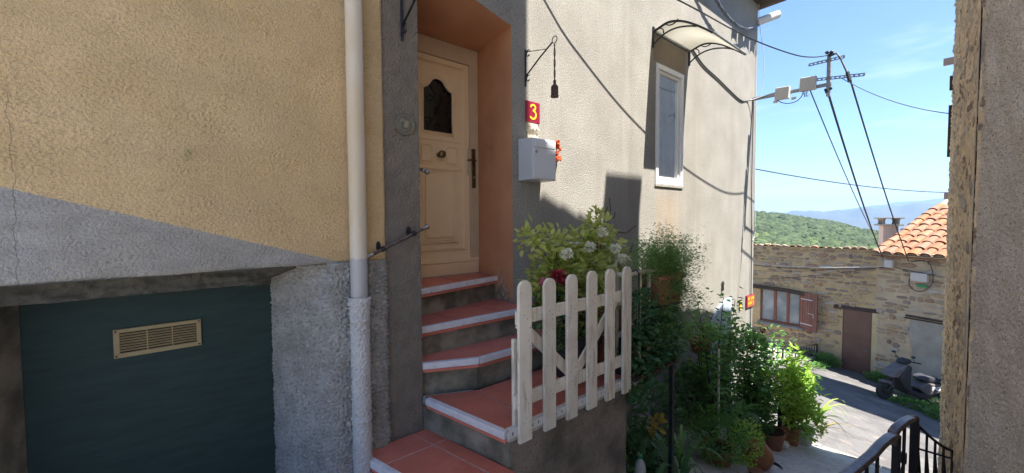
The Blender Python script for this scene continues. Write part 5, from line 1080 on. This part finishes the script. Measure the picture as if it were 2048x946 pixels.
for k in range(5):
    t = .07 + k * .2; c = g0.lerp(g1, t); q = MB(); q.tube([c + V(0, 0, -2.4), c + V(0, 0, -1.315 - .14 * math.sin(t * PI * .5))], .0065, 6); q.build('gate_bar', M['rust'] if k > 2 else M['iron'], RR)
for k in range(4):
    t = .07 + k * .2; c = g0.lerp(g1, t); c2 = g0.lerp(g1, min(1, t + .24)); q = MB(); q.tube([c + V(0, 0, -1.47), c2 + V(0, 0, -2.05), g0.lerp(g1, min(1, t + .10)) + V(0, 0, -2.4)], .0055, 6); q.build('gate_brace', M['iron'], RR)

# ================================================================== FACADE BITS
q = MB(); pts = [(5.78, -2.95), (6.47, -2.95), (6.47, -1.19)] + [(6.47 - .69 * t, -1.19 - .42 * (1 - math.sqrt(max(0, 1 - t * t)))) for t in (.15, .3, .45, .6, .75, .88, .96, 1.0)]
q.prism([(x, -.006, z_) for x, z_ in pts], (0, -.03, 0)); tag(q.build('blue_gate', M['bluesheet'], loc=(6.1, -.02, -2.9)), 'pale blue door with curved top against the sunlit facade behind the roses', 'door')
q = MB(); q.bb((3.86, -.006, -3.2), (4.33, -.002, -1.72)); tag(q.build('painted_strip', M['peelpaint'], loc=(4.1, 0, -2.5)), 'peeling white painted patch low on the facade under the plant shelf', 'painted panel')
SN = thing('corner_sign', 'small orange red sign with yellow lettering at the house corner', 'sign', (7.25, -.02, -1.35))
q = MB(); q.bb((7.10, -.022, -1.465), (7.44, -.004, -1.255)); q.build('board', M['crimson'], SN, bev=.004)
SN2 = mat('orange_enamel', (0.36, 0.09, 0.025)); q = MB(); q.bb((7.125, -.026, -1.45), (7.42, -.0225, -1.27)); q.build('panel', SN2, SN)
q = MB()
for r_ in range(2):
    for k in range(6): 
        if random.random() < .92: q.bb((7.145 + k * .043, -.030, -1.335 - r_ * .075), (7.145 + k * .043 + random.uniform(.016, .030), -.0265, -1.295 - r_ * .075 + random.uniform(-.004, .008)))
q.build('lettering', M['yellowpaint'], SN)
for (x, z_, m, lb) in ((6.19, -.985, 'iron', 'small dark lizard ornament high on the facade above the blue gate'), (6.86, -1.38, 'yellowpaint', 'yellow sun shaped ornament on the facade left of the corner sign'), (7.22, -2.08, 'redblossom', 'small red ornament low on the facade near the corner')):
    q = MB(); 
    for k in range(6): q.ball((x + .012 * math.sin(k * 2.2), -.018, z_ - .06 + .022 * k), .02, 7, (1, .6, 1), .2)
    tag(q.build('wall_ornament', M[m], loc=(x, 0, z_)), lb, 'ornament')
q = MB(); q.tube([(2.55, -.03, -.20), (3.35, -.03, -.245)], .012, 8); tag(q.build('wall_pipe', M['pvc'], loc=(3, -.03, -.2), smooth=True), 'thin white pipe along the facade behind the yellow leaved shrub', 'pipe')

# ================================================================== PLANTS
LEAF = (np.array([(0, 0, 0), (-.5, .38, .07), (0, .48, -.05), (.5, .38, .07), (-.30, .75, .03), (.30, .75, .03), (0, 1, -.10)]), [(0, 2, 1), (0, 3, 2), (1, 2, 4), (2, 3, 5), (2, 6, 4), (2, 5, 6)])
BLADE = (np.array([(-.5, 0, 0), (.5, 0, 0), (-.45, .35, .10), (.45, .35, .10), (-.35, .7, .10), (.35, .7, .10), (0, 1, -.05)]), [(0, 1, 3, 2), (2, 3, 5, 4), (4, 5, 6)])
def rotmat(d_, spin):
    d_ = Vector(d_).normalized(); x = d_.cross(V(0, 0, 1)); x = x.normalized() if x.length > 1e-4 else V(1, 0, 0)
    n_ = x.cross(d_); R = Matrix((x, d_, n_)).transposed(); return Matrix.Rotation(spin, 3, d_) @ R
def foliage(name, parent, items, m, shape=LEAF):      # items: (pos, dir, length, width, spin)
    T_, F_ = shape; nv = len(T_); vs = []; fs = []; tone = []
    for i, (p, d_, L_, w_, sp) in enumerate(items):
        R = np.array(rotmat(d_, sp)); q = (T_ * np.array([w_, L_, L_])) @ R.T + np.array(p); vs.append(q); fs += [tuple(k + i * nv for k in f) for f in F_]; tone += [random.random()] * nv
    b = MB(); b.noflip = True; b.v = [tuple(x) for x in np.concatenate(vs)]; b.f = fs; b.tone = tone; b._t = .1
    return b.build(name, m, parent)
def pot(name, label, c, r, h, m, cat='pot', group=None, taper=.75, rim=True):
    T = thing(name, label, cat, c, group); x, y, z_ = c
    q = MB(); pr = [(r * taper * .9, 0), (r * taper, .004)] + ([(r * .93, h * .82), (r, h * .83), (r, h), (r * .9, h), (r * .86, h * .8), (0, h * .8)] if rim else [(r, h), (r * .92, h), (r * .88, h * .85), (0, h * .85)])
    q.lathe(c, pr, 22); q.build('shell', M[m], T, smooth=True)
    q = MB(); q.lathe((x, y, z_ + h * .81), [(0, .0), (r * .86, 0), (r * .8, .012), (0, .02)][::-1], 16); q.build('soil', M['soil'], T)
    return T
def rnd_dir(upb=.3):
    a = random.uniform(0, 2 * PI); z_ = random.uniform(-.6, 1) + upb; return V(math.cos(a), math.sin(a), z_).normalized()
def stems(parent, base, tips, r=.005, m='stem', bend=.15):
    q = MB(); out = []
    for t in tips:
        b0 = Vector(base) + V(random.uniform(-.03, .03), random.uniform(-.03, .03), 0); t = Vector(t); mid = b0.lerp(t, .5) + V(random.uniform(-1, 1), random.uniform(-1, 1), .6) * bend * (t - b0).length
        pts = bez(b0, b0.lerp(mid, .7), mid, t, 7); q.tube(pts, [r * (1 - .7 * k / 7) for k in range(8)], 5); out.append(pts)
    q.build('stems', M[m], parent); return out
def along(paths, n, L_, w_, spread=.03, t0=.25, upb=.2, droop=0):
    it = []
    for _ in range(n):
        P0 = random.choice(paths); t = t0 + (1 - t0) * random.random() ** .7; k = t * (len(P0) - 1); i = min(int(k), len(P0) - 2); p = P0[i].lerp(P0[i + 1], k - i)
        p = p + V(random.gauss(0, spread), random.gauss(0, spread), random.gauss(0, spread)); d_ = rnd_dir(upb - droop); s_ = random.uniform(.65, 1.15)
        it.append((p, d_, L_ * s_, w_ * s_, random.uniform(-.6, .6)))
    return it
def blob_items(c, rad, n, L_, w_, upb=.3, hollow=.45):
    it = []
    for _ in range(n):
        d_ = V(random.gauss(0, 1), random.gauss(0, 1), random.gauss(0, 1)).normalized(); k = hollow + (1 - hollow) * random.random() ** .6
        lump = 1 + .22 * mnoise.noise(d_ * 2.3 + Vector(c) * 3)
        p = Vector(c) + V(d_.x * rad[0], d_.y * rad[1], d_.z * rad[2]) * k * lump
        s_ = random.uniform(.6, 1.15); it.append((p, (d_ + rnd_dir(upb) * .9).normalized(), L_ * s_, w_ * s_, random.uniform(-.7, .7)))
    return it
# --- yellow-green shrub behind the gate
pot('plant_pot', 'large blue black plastic pot behind the picket gate', (2.13, -.66, -1.085), .19, .30, 'blackpot', group=None)
pot('plant_pot', 'large terracotta pot on the landing behind the picket gate', (2.52, -.60, -1.085), .19, .42, 'terracotta')
SB = thing('lime_shrub', 'tall yellow green leaved shrub with white blossoms above the picket gate', 'shrub', (2.15, -.65, -.85))
tips = [(1.74, -.62, -.12), (1.90, -.68, -.14), (2.02, -.6, -.20), (2.15, -.62, -.17), (2.30, -.66, -.08), (2.45, -.62, -.02), (2.55, -.64, -.16), (2.68, -.62, -.30), (1.76, -.66, -.40), (1.95, -.72, -.42), (2.30, -.74, -.36), (2.10, -.70, -.36), (2.5, -.7, -.42), (2.2, -.8, -.45), (2.38, -.62, -.22), (1.86, -.64, -.28)]
ps = stems(SB, (2.14, -.66, -.86), tips, .007)
lm = [rawmesh('leaf', [tuple(v) for v in LEAF[0] * np.array([.62 + .1 * k, 1, 1 + .5 * k])], LEAF[1], M['lf_lime']) for k in range(3)]
cnt = 0
for tp in ps:
    n_ = 17
    for k in range(n_):
        t = .45 + .55 * (k / n_) ** .6; kk = t * 7; i = min(int(kk), 6); p = tp[i].lerp(tp[i + 1], kk - i) + V(random.gauss(0, .022), random.gauss(0, .022), random.gauss(0, .018))
        s_ = random.uniform(.055, .095); R = rotmat(rnd_dir(.25), random.uniform(-.5, .5)).to_4x4()
        inst('leaf', random.choice(lm), SB, Matrix.Translation(p) @ R @ Matrix.Diagonal((s_, s_, s_, 1))); cnt += 1
WBL = [(1.94, -.70, -.23), (2.36, -.66, -.10), (2.46, -.70, -.22), (2.62, -.68, -.32), (2.55, -.70, -.30), (2.22, -.66, -.20)]
for c in WBL:
    c = (c[0] - .03, c[1] - .08, c[2] + .01); it = blob_items(c, (.036, .034, .028), 130, .022, .020, .2, .3); foliage('blossom', SB, it, M['whiteblossom'])
it = []
for c in tips: it += blob_items(c, (.10, .09, .10), 62, .060, .040, .2, .2)
it += blob_items((2.15, -.68, -.40), (.42, .12, .20), 620, .068, .044, .2, .2)
it += blob_items((2.2, -.70, -.68), (.34, .12, .18), 380, .065, .042, .2, .2)
foliage('foliage', SB, it, M['lf_lime_m'])
# bare twigs
TW = thing('bare_twigs', 'bare brown branches rising above the yellow green shrub against the wall', 'branches', (2.45, -.6, -.3))
q = MB()
for pts in ([(2.45, -.6, -.35), (2.46, -.6, -.12), (2.44, -.6, .05), (2.47, -.6, .09)], [(2.48, -.6, -.3), (2.52, -.6, -.08), (2.60, -.6, .0), (2.62, -.6, .08), (2.60, -.6, .17)], [(2.56, -.6, -.06), (2.55, -.6, .04), (2.58, -.6, .10)], [(2.55, -.6, -.16), (2.72, -.6, -.10), (2.83, -.6, -.11), (2.95, -.6, -.06), (2.98, -.6, -.05)], [(2.74, -.62, -.42), (2.86, -.62, -.28), (2.98, -.62, -.25), (3.12, -.62, -.20)], [(2.86, -.62, -.28), (2.90, -.62, -.2)], [(2.60, -.6, .0), (2.67, -.6, .02), (2.68, -.6, .06)]):
    P0 = [Vector(p) for p in pts]; q.tube([P0[0].lerp(P0[-1], 0)] + [p + V(random.uniform(-.005, .005), 0, 0) for p in P0[1:]], [.006 * (1 - .55 * k / len(P0)) for k in range(len(P0))], 6)
q.build('twigs', M['stem'], TW, smooth=True)
# roses
RS = thing('red_rose_bush', 'low dark rose bush with red blooms behind the second picket', 'rose bush', (1.85, -.76, -1.0))
ps = stems(RS, (1.95, -.72, -.86), [(1.80, -.76, -.37), (1.88, -.76, -.40), (1.70, -.76, -.40), (1.75, -.7, -.6), (2.0, -.75, -.55), (2.25, -.74, -.62)], .005, 'greenstem')
foliage('foliage', RS, along(ps, 240, .05, .034, .04, .15) + blob_items((1.86, -.72, -.62), (.17, .1, .17), 120, .05, .036), M['lf_dark'])
for c, m, r_ in (((1.76, -.84, -.34), 'redblossom', .040), ((1.84, -.84, -.37), 'redblossom', .038), ((1.88, -.83, -.42), 'redblossom', .026), ((1.66, -.83, -.37), 'pinkblossom', .026)):
    foliage('rose', RS, blob_items(c, (r_, r_, r_ * .8), 70, r_ * .8, r_ * .8, .4, .2), M[m])
# --- plant shelf beyond the gate
SHF = thing('plant_shelf', 'rusty iron shelf on a black post crowded with plants beyond the gate', 'shelf', (2.8, -.7, -1.1))
q = MB(); o_ = [(2.36, -1.0), (2.94, -1.0), (3.0, -.985), (3.03, -.95), (3.04, -.88), (3.04, -.35), (2.36, -.35)]; q.prism([(x, y, -1.105) for x, y in o_], (0, 0, .018)); q.build('board', M['rust'], SHF, bev=.004)
q = MB(); q.bb((2.885, -.985, -2.45), (2.92, -.955, -1.106)); q.build('post', M['iron'], SHF, bev=.002)
q = MB(); q.bb((2.74, -.94, -1.17), (2.80, -.40, -1.106)); q.build('bearer', M['rust'], SHF)
BR = thing('balcony_railing', 'pale worn wooden railing with balusters behind the shelf plants', 'railing', (2.8, -.85, -1.0))
q = MB(); q.ribbon([(2.36, -.87, -.385), (3.02, -.87, -.385)], (0, 0, 1), .028, .04); q.build('top_rail', M['picket'], BR, bev=.004)
for k in range(5):
    x = 2.47 + k * .13; q = MB(); q.lathe((x, -.87, -1.085), [(.018, 0), (.018, .12), (.012, .16), (.017, .3), (.011, .42), (.016, .56), (.016, .68)], 10); q.build('baluster', M['picket'], BR, smooth=True)
q = MB(); q.tube([(2.40, -.93, -.36), (2.47, -.93, -.355), (2.50, -.93, -.38), (2.505, -.93, -.78)], .006, 6); q.tube([(2.50, -.94, -.72), (2.85, -.94, -.70)], .005, 6); q.tube([(2.50, -.90, -.72), (2.85, -.9, -.75)], .005, 6); tag(q.build('pot_holder', M['iron'], loc=(2.5, -.93, -.5), smooth=True), 'black wire pot holder hooked over the pale railing', 'pot holder')
TR = thing('flower_trough', 'square terracotta trough on the pale railing holding the feathery fern', 'planter', (2.95, -.83, -.65))
q = MB(); q.prism([(2.79, -.93, -.66), (3.10, -.93, -.66), (3.12, -.94, -.46), (2.77, -.94, -.46)], (0, .16, 0)); q.bb((2.755, -.955, -.462), (3.135, -.765, -.43)); q.build('trough_body', M['terracotta'], TR, bev=.006)
q = MB(); q.bb((2.78, -.94, -.675), (3.12, -.77, -.662)); q.build('saucer', M['blackpot'], TR)
FN = thing('asparagus_fern', 'feathery light green asparagus fern spilling from the terracotta trough', 'fern', (2.95, -.83, -.45))
ft = []
for k in range(130):
    a = random.uniform(0, 2 * PI); rr_ = random.uniform(.1, .42); up_ = random.uniform(-.55, .33)
    ft.append((2.98 + rr_ * math.cos(a) * 1.15 , -.83 + rr_ * .55 * math.sin(a) - .03, -.44 + up_ * (1.1 - rr_ * .4)))
ft += [(3.85, -.80, -.28), (3.45, -.8, -.30), (2.60, -.8, -.26), (3.12, -.8, -.08), (3.0, -.8, -.05), (2.5, -.85, -.3), (3.3, -.82, -.75), (3.2, -.9, -.9), (3.35, -.85, -.55)]
ps = stems(FN, (2.96, -.85, -.45), ft, .0028, 'greenstem', .18)
foliage('foliage', FN, along(ps, 26000, .026, .0064, .034, .12, .1), M['lf_fern'])
# --- dark mass on the shelf
IV = thing('shelf_ivy', 'dark green trailing ivy massed on the rusty shelf', 'ivy', (2.75, -.8, -1.05))
it = []
for c, rd, n_ in (((2.62, -.90, -.98), (.22, .13, .20), 620), ((2.85, -.90, -.92), (.20, .14, .24), 620), ((2.55, -.92, -.70), (.16, .09, .22), 330), ((3.0, -.85, -.98), (.18, .15, .18), 420), ((2.45, -.95, -1.13), (.14, .08, .14), 260), ((2.9, -.85, -.72), (.2, .1, .16), 300)): it += blob_items(c, rd, n_, .045, .042, .2)
foliage('foliage', IV, it, M['lf_dark'])
GE = thing('shelf_sedum', 'light green sedum clump at the outer end of the rusty shelf', 'plant', (3.15, -.75, -1.05))
foliage('foliage', GE, blob_items((3.12, -.70, -.98), (.17, .15, .12), 520, .032, .018) + blob_items((3.3, -.6, -.95), (.14, .12, .08), 260, .028, .016), M['lf_mid']); foliage('yellow_foliage', GE, blob_items((3.14, -.80, -1.0), (.06, .06, .07), 160, .026, .012), M['lf_bright'])
SD = thing('hanging_sedum', 'pale green cushion of sedum in a hanging pot before the sunlit wall', 'plant', (4.5, -.45, -1.4))
q = MB(); q.lathe((4.5, -.45, -1.50), [(.07, 0), (.12, .12), (.13, .15), (0, .14)], 18); q.build('pot', M['terracotta'], SD, smooth=True)
q = MB(); q.tube([(4.5, -.02, -1.2), (4.5, -.43, -1.36)], .006, 5); q.build('wall_hook', M['iron'], SD)
foliage('foliage', SD, blob_items((4.48, -.45, -1.28), (.33, .22, .11), 1000, .030, .017), M['lf_mid'])
# --- tall rose stems
TR_ = thing('tall_rose', 'tall leggy rose with reddish stems in front of the blue gate', 'rose bush', (4.7, -.55, -2.7))
tp = [(4.33, -.5, -.90), (4.5, -.45, -1.15), (5.0, -.5, -.93), (5.35, -.5, -1.02), (5.5, -.45, -1.3), (5.1, -.55, -1.35), (4.8, -.4, -1.2), (4.35, -.5, -1.45), (4.9, -.5, -1.6), (5.4, -.4, -1.7), (4.5, -.6, -1.8), (5.0, -.6, -1.9), (5.6, -.4, -1.55)]
ps = stems(TR_, (4.75, -.5, -2.6), tp, .012, 'stem', .06)
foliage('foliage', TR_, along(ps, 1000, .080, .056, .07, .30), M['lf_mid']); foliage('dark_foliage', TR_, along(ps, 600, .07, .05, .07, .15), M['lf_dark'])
PS = MB(); PS.tube([(4.62, -.62, -2.7), (4.60, -.62, -1.45)], .013, 7); tag(PS.build('garden_stake', M['picket'], loc=(4.6, -.62, -2.7), smooth=True), 'pale wooden stake standing among the tall rose stems', 'stake')
DK = thing('dark_bush', 'dense dark bush below the sedum in shade of the facade', 'bush', (4.4, -.4, -2.4))
foliage('foliage', DK, blob_items((4.35, -.35, -1.95), (.32, .2, .30), 700, .06, .045) + blob_items((4.9, -.3, -2.25), (.35, .2, .35), 600, .06, .045), M['lf_dark'])
# --- mound, strap leaves, jar, black pot
pot('plant_pot', 'low brown pot under the cut leaved mound of foliage', (4.45, -.68, gz(4.45) + .02), .17, .2, 'terracotta')
MO = thing('green_mound', 'bushy bright green mound spilling over a pot on the path edge', 'plant', (4.45, -.68, -2.5))
foliage('foliage', MO, blob_items((4.45, -.70, -2.36), (.38, .26, .25), 1900, .034, .020, .4, .5) + blob_items((4.28, -.6, -2.2), (.3, .2, .2), 500, .04, .022, .4, .5), M['lf_mid'])
foliage('light_foliage', MO, blob_items((4.62, -.90, -2.40), (.28, .16, .22), 900, .030, .018, .4, .6), M['lf_bright'])
BP = pot('plant_pot', 'tall black plastic bucket pot at the edge of the concrete path', (5.62, -.50, gz(5.62) + .01), .19, .46, 'blackpot', taper=.85)
SPD = thing('strap_leaf_plant', 'arching grassy strap leaved plant beside the black bucket pot', 'plant', (5.3, -.55, -2.6))
def straps(c, n_, L_, w_, up_=.9):
    it = []; q = MB(); q.noflip = True
    for _ in range(n_):
        a = random.uniform(0, 2 * PI); l = L_ * random.uniform(.6, 1.1); d_ = V(math.cos(a), math.sin(a), 0); b0 = Vector(c); pts = bez(b0, b0 + V(0, 0, l * up_ * .6) + d_ * l * .15, b0 + V(0, 0, l * up_ * .7) + d_ * l * .55, b0 + d_ * l * random.uniform(.7, .95) + V(0, 0, l * random.uniform(-.1, .35)), 7)
        sdd = d_.cross(V(0, 0, 1)); vs = []; q._t = random.random()
        for i, p in enumerate(pts): ww = w_ * .5 * (1 - (i / 7) ** 2.5) ; vs += [p - sdd * ww, p + sdd * ww]
        q.add(vs, [(2 * i, 2 * i + 1, 2 * i + 3, 2 * i + 2) for i in range(7)])
    return q
straps((5.25, -.58, -2.55), 90, .50, .016).build('foliage', M['lf_mid'], SPD)
q = MB(); q.lathe((4.98, -.90, gz(4.98) + .01), [(.07, 0), (.13, .04), (.165, .12), (.15, .20), (.10, .26), (.085, .28), (.07, .28), (.06, .24), (0, .22)], 24); tag(q.build('clay_jar', M['jar'], loc=(4.98, -.9, gz(4.98)), smooth=True), 'round orange clay jar on the path below the black bucket pot', 'jar')
q = MB(); q.lathe((5.12, -.97, gz(5.12) + .005), [(.12, 0), (.14, .035), (.13, .035), (.11, .01), (0, .01)], 20); tag(q.build('pot_saucer', M['blackpot'], loc=(5.1, -.97, gz(5.1)), smooth=True), 'empty dark saucer lying beside the round clay jar', 'saucer')
q = MB(); q.lathe((4.62, -1.0, gz(4.62) + .005), [(.05, 0), (.075, .07), (.065, .07), (0, .05)], 16); tag(q.build('small_pot', M['terracotta'], loc=(4.62, -1, gz(4.6)), smooth=True), 'tiny terracotta bowl left of the round clay jar', 'pot')
# --- corner roses and bright shrubs
CRs = thing('corner_rose', 'rounded rose bush with red stems at the facade corner', 'rose bush', (6.2, -.45, -3.0))
tp = [(5.9, -.4, -1.62), (6.2, -.42, -1.55), (6.6, -.4, -1.75), (7.2, -.45, -1.95), (7.0, -.4, -2.2), (5.8, -.45, -1.95), (6.3, -.5, -2.0), (6.6, -.5, -2.4), (6.1, -.55, -2.4), (5.9, -.5, -2.1), (7.3, -.4, -1.85)]
ps = stems(CRs, (6.1, -.45, -2.95), tp, .011, 'stem', .07)
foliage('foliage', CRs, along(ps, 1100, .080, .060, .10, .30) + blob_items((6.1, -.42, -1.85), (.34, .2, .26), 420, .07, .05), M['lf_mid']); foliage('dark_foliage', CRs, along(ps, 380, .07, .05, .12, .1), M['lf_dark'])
for c in ((6.2, -.55, -1.55), (5.95, -.5, -1.75), (6.75, -.5, -2.35)): foliage('rose', CRs, blob_items(c, (.03, .03, .025), 40, .03, .025), M['redblossom'])
MB_ = thing('mixed_bush', 'leafy bush with yellowing leaves behind the black bucket pot', 'bush', (6.0, -.55, -2.9))
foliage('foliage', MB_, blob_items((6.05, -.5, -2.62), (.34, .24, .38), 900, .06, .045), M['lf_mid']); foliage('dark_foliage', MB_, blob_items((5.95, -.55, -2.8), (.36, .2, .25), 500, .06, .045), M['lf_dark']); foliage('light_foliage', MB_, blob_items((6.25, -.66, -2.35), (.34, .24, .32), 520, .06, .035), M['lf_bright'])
BS = thing('bright_shrub', 'upright shrub with glossy bright yellow green leaves at the path end', 'shrub', (6.9, -.75, -3.3))
tp = [(6.75, -.80, -1.93), (6.70, -.8, -2.05), (7.1, -.85, -2.35), (7.35, -.8, -2.55), (6.5, -.75, -2.3), (6.6, -.8, -2.15), (6.95, -.85, -2.25), (7.0, -.8, -2.7), (6.4, -.8, -2.5)]
ps = stems(BS, (6.8, -.75, -3.05), tp, .012, 'stem', .04)
foliage('foliage', BS, along(ps, 1300, .125, .044, .09, .25, .5), M['lf_bright']); foliage('dark_foliage', BS, along(ps, 260, .10, .04, .08, .1, .4), M['lf_mid'])
pot('plant_pot', 'wide terracotta pot under the yellowing bush near the corner', (6.15, -.66, gz(6.15) + .01), .20, .24, 'terracotta')
pot('plant_pot', 'narrow terracotta pot between the drain pipe and the pale pot', (6.85, -.72, gz(6.85) + .01), .14, .28, 'terracotta')
pot('plant_pot', 'pale grey pot at the very end of the concrete path', (7.2, -.78, gz(7.2) + .01), .17, .24, 'whitepot')
q = MB(); q.bb((6.50, -.70, gz(6.5)), (6.56, -.66, -2.65)); tag(q.build('iron_stub', M['iron'], loc=(6.53, -.68, -3.2)), 'short black iron post between the two terracotta pots', 'post')
q = MB(); q.ball((6.42, -.76, gz(6.42) + .06), .07, 8, (1, 1, .7), .2); tag(q.build('cloth_bundle', M['mailslot'], loc=(6.42, -.76, gz(6.4))), 'crumpled white bag at the foot of the iron post', 'bag')
LP = thing('pale_bush', 'round pale green bush in the pale grey pot', 'bush', (7.1, -.8, -3.1))
foliage('foliage', LP, blob_items((7.05, -.85, -3.0), (.36, .26, .28), 1100, .045, .028, .4), M['lf_bright'])
PM = thing('small_palm', 'small palm with thin arching fronds over the road edge', 'palm', (7.4, -.9, -3.1))
straps((7.25, -.95, -3.1), 26, .75, .03, .8).build('fronds', M['lf_bright'], PM)
q = straps((7.3, -1.0, -3.2), 8, .6, .02, .6); q.build('dry_fronds', M['lf_yellow'], PM)
# --- below the shelf
UB = thing('floor_plants', 'broad leaved plants growing in shade below the rusty shelf', 'plant', (3.0, -.6, -2.3))
foliage('foliage', UB, blob_items((2.85, -.65, -2.05), (.35, .25, .18), 420, .09, .06, .4) + blob_items((3.3, -.5, -2.2), (.4, .3, .2), 420, .07, .05, .4) + blob_items((2.9, -.55, -1.55), (.2, .15, .3), 90, .09, .04) + blob_items((3.7, -.4, -2.0), (.3, .2, .35), 400, .06, .045), M['lf_dark'])
foliage('yellow_leaf', UB, blob_items((3.02, -.78, -1.72), (.07, .05, .07), 26, .07, .06), M['lf_yellow'])
SL = thing('strap_leaves', 'broad blue green strap leaves rising in front of the shelf post', 'plant', (3.1, -.98, -2.3))
straps((3.05, -.95, -2.3), 14, .62, .05, 1.3).build('foliage', M['lf_dark'], SL); straps((3.5, -.75, -2.3), 10, .5, .03, 1.1).build('light_foliage', M['lf_mid'], SL)
BT = thing('water_bottle', 'clear plastic bottle with green cap among plants under the shelf', 'bottle', (2.71, -.82, -2.1))
q = MB(); q.lathe((2.71, -.82, -2.12), [(.04, 0), (.043, .02), (.043, .19), (.035, .23), (.016, .26), (.014, .275)], 18); q.build('bottle_body', M['whitepot'], BT, smooth=True)
q = MB(); q.lathe((2.71, -.82, -1.847), [(.019, 0), (.019, .022), (0, .024)], 14); q.build('cap', M['greenplastic'], BT)
# --- weeds along the far wall
WD = []
for (c, rd, n_, lb) in (((15.95, .72), (.25, .42, .24), 1300, 'thick green weeds at the wall base left of the brown door'), ((15.9, -.62), (.25, .38, .20), 1000, 'green weeds between the brown door and the scooter wheel'), ((14.9, -1.5), (.2, .55, .45), 1000, 'tall weeds growing behind the scooter'), ((13.5, -2.15), (.25, .55, .36), 1500, 'weed clump around the rear of the scooter'), ((13.8, -1.4), (.15, .7, .12), 800, 'low weeds under the scooter floorboard'), ((16.0, 1.25), (.12, .25, .2), 400, 'weeds at the end of the landing railing'), ((15.2, .75), (.5, .25, .05), 350, 'thin weeds creeping onto the asphalt by the landing')):
    c = (c[0], c[1], rz(*c) + rd[2] * .5)
    T = thing('weed_clump', lb, 'weeds', c); foliage('foliage', T, blob_items(c, rd, n_, .065, .045, .5, .3), M['lf_mid'])
WW = thing('wall_weed', 'tiny green weed sprouting from the yellow wall', 'weed', (.075, -.31, .42))
foliage('foliage', WW, blob_items((.055, -.315, .285), (.008, .008, .022), 26, .012, .004, .8), M['lf_mid'])

# ================================================================== AIR
b = MB(); b.bb((-40, -8000, -123.5), (8000, 8000, 275)); hz = bpy.data.meshes.new('haze')
hm = bpy.data.materials.new('haze_air'); hm.use_nodes = True; n = hm.node_tree; n.nodes.remove(n.nodes['Principled BSDF'])
vol = n.nodes.new('ShaderNodeVolumePrincipled'); vol.inputs['Color'].default_value = (0.42, 0.64, 1.0, 1); vol.inputs['Density'].default_value = 2.0e-4; vol.inputs['Anisotropy'].default_value = 0.2
n.links.new(vol.outputs[0], n.nodes['Material Output'].inputs['Volume'])
hzo = b.build('haze', hm); stuff(hzo)
for o in bpy.data.objects:
    if '_base' in o: del o['_base']
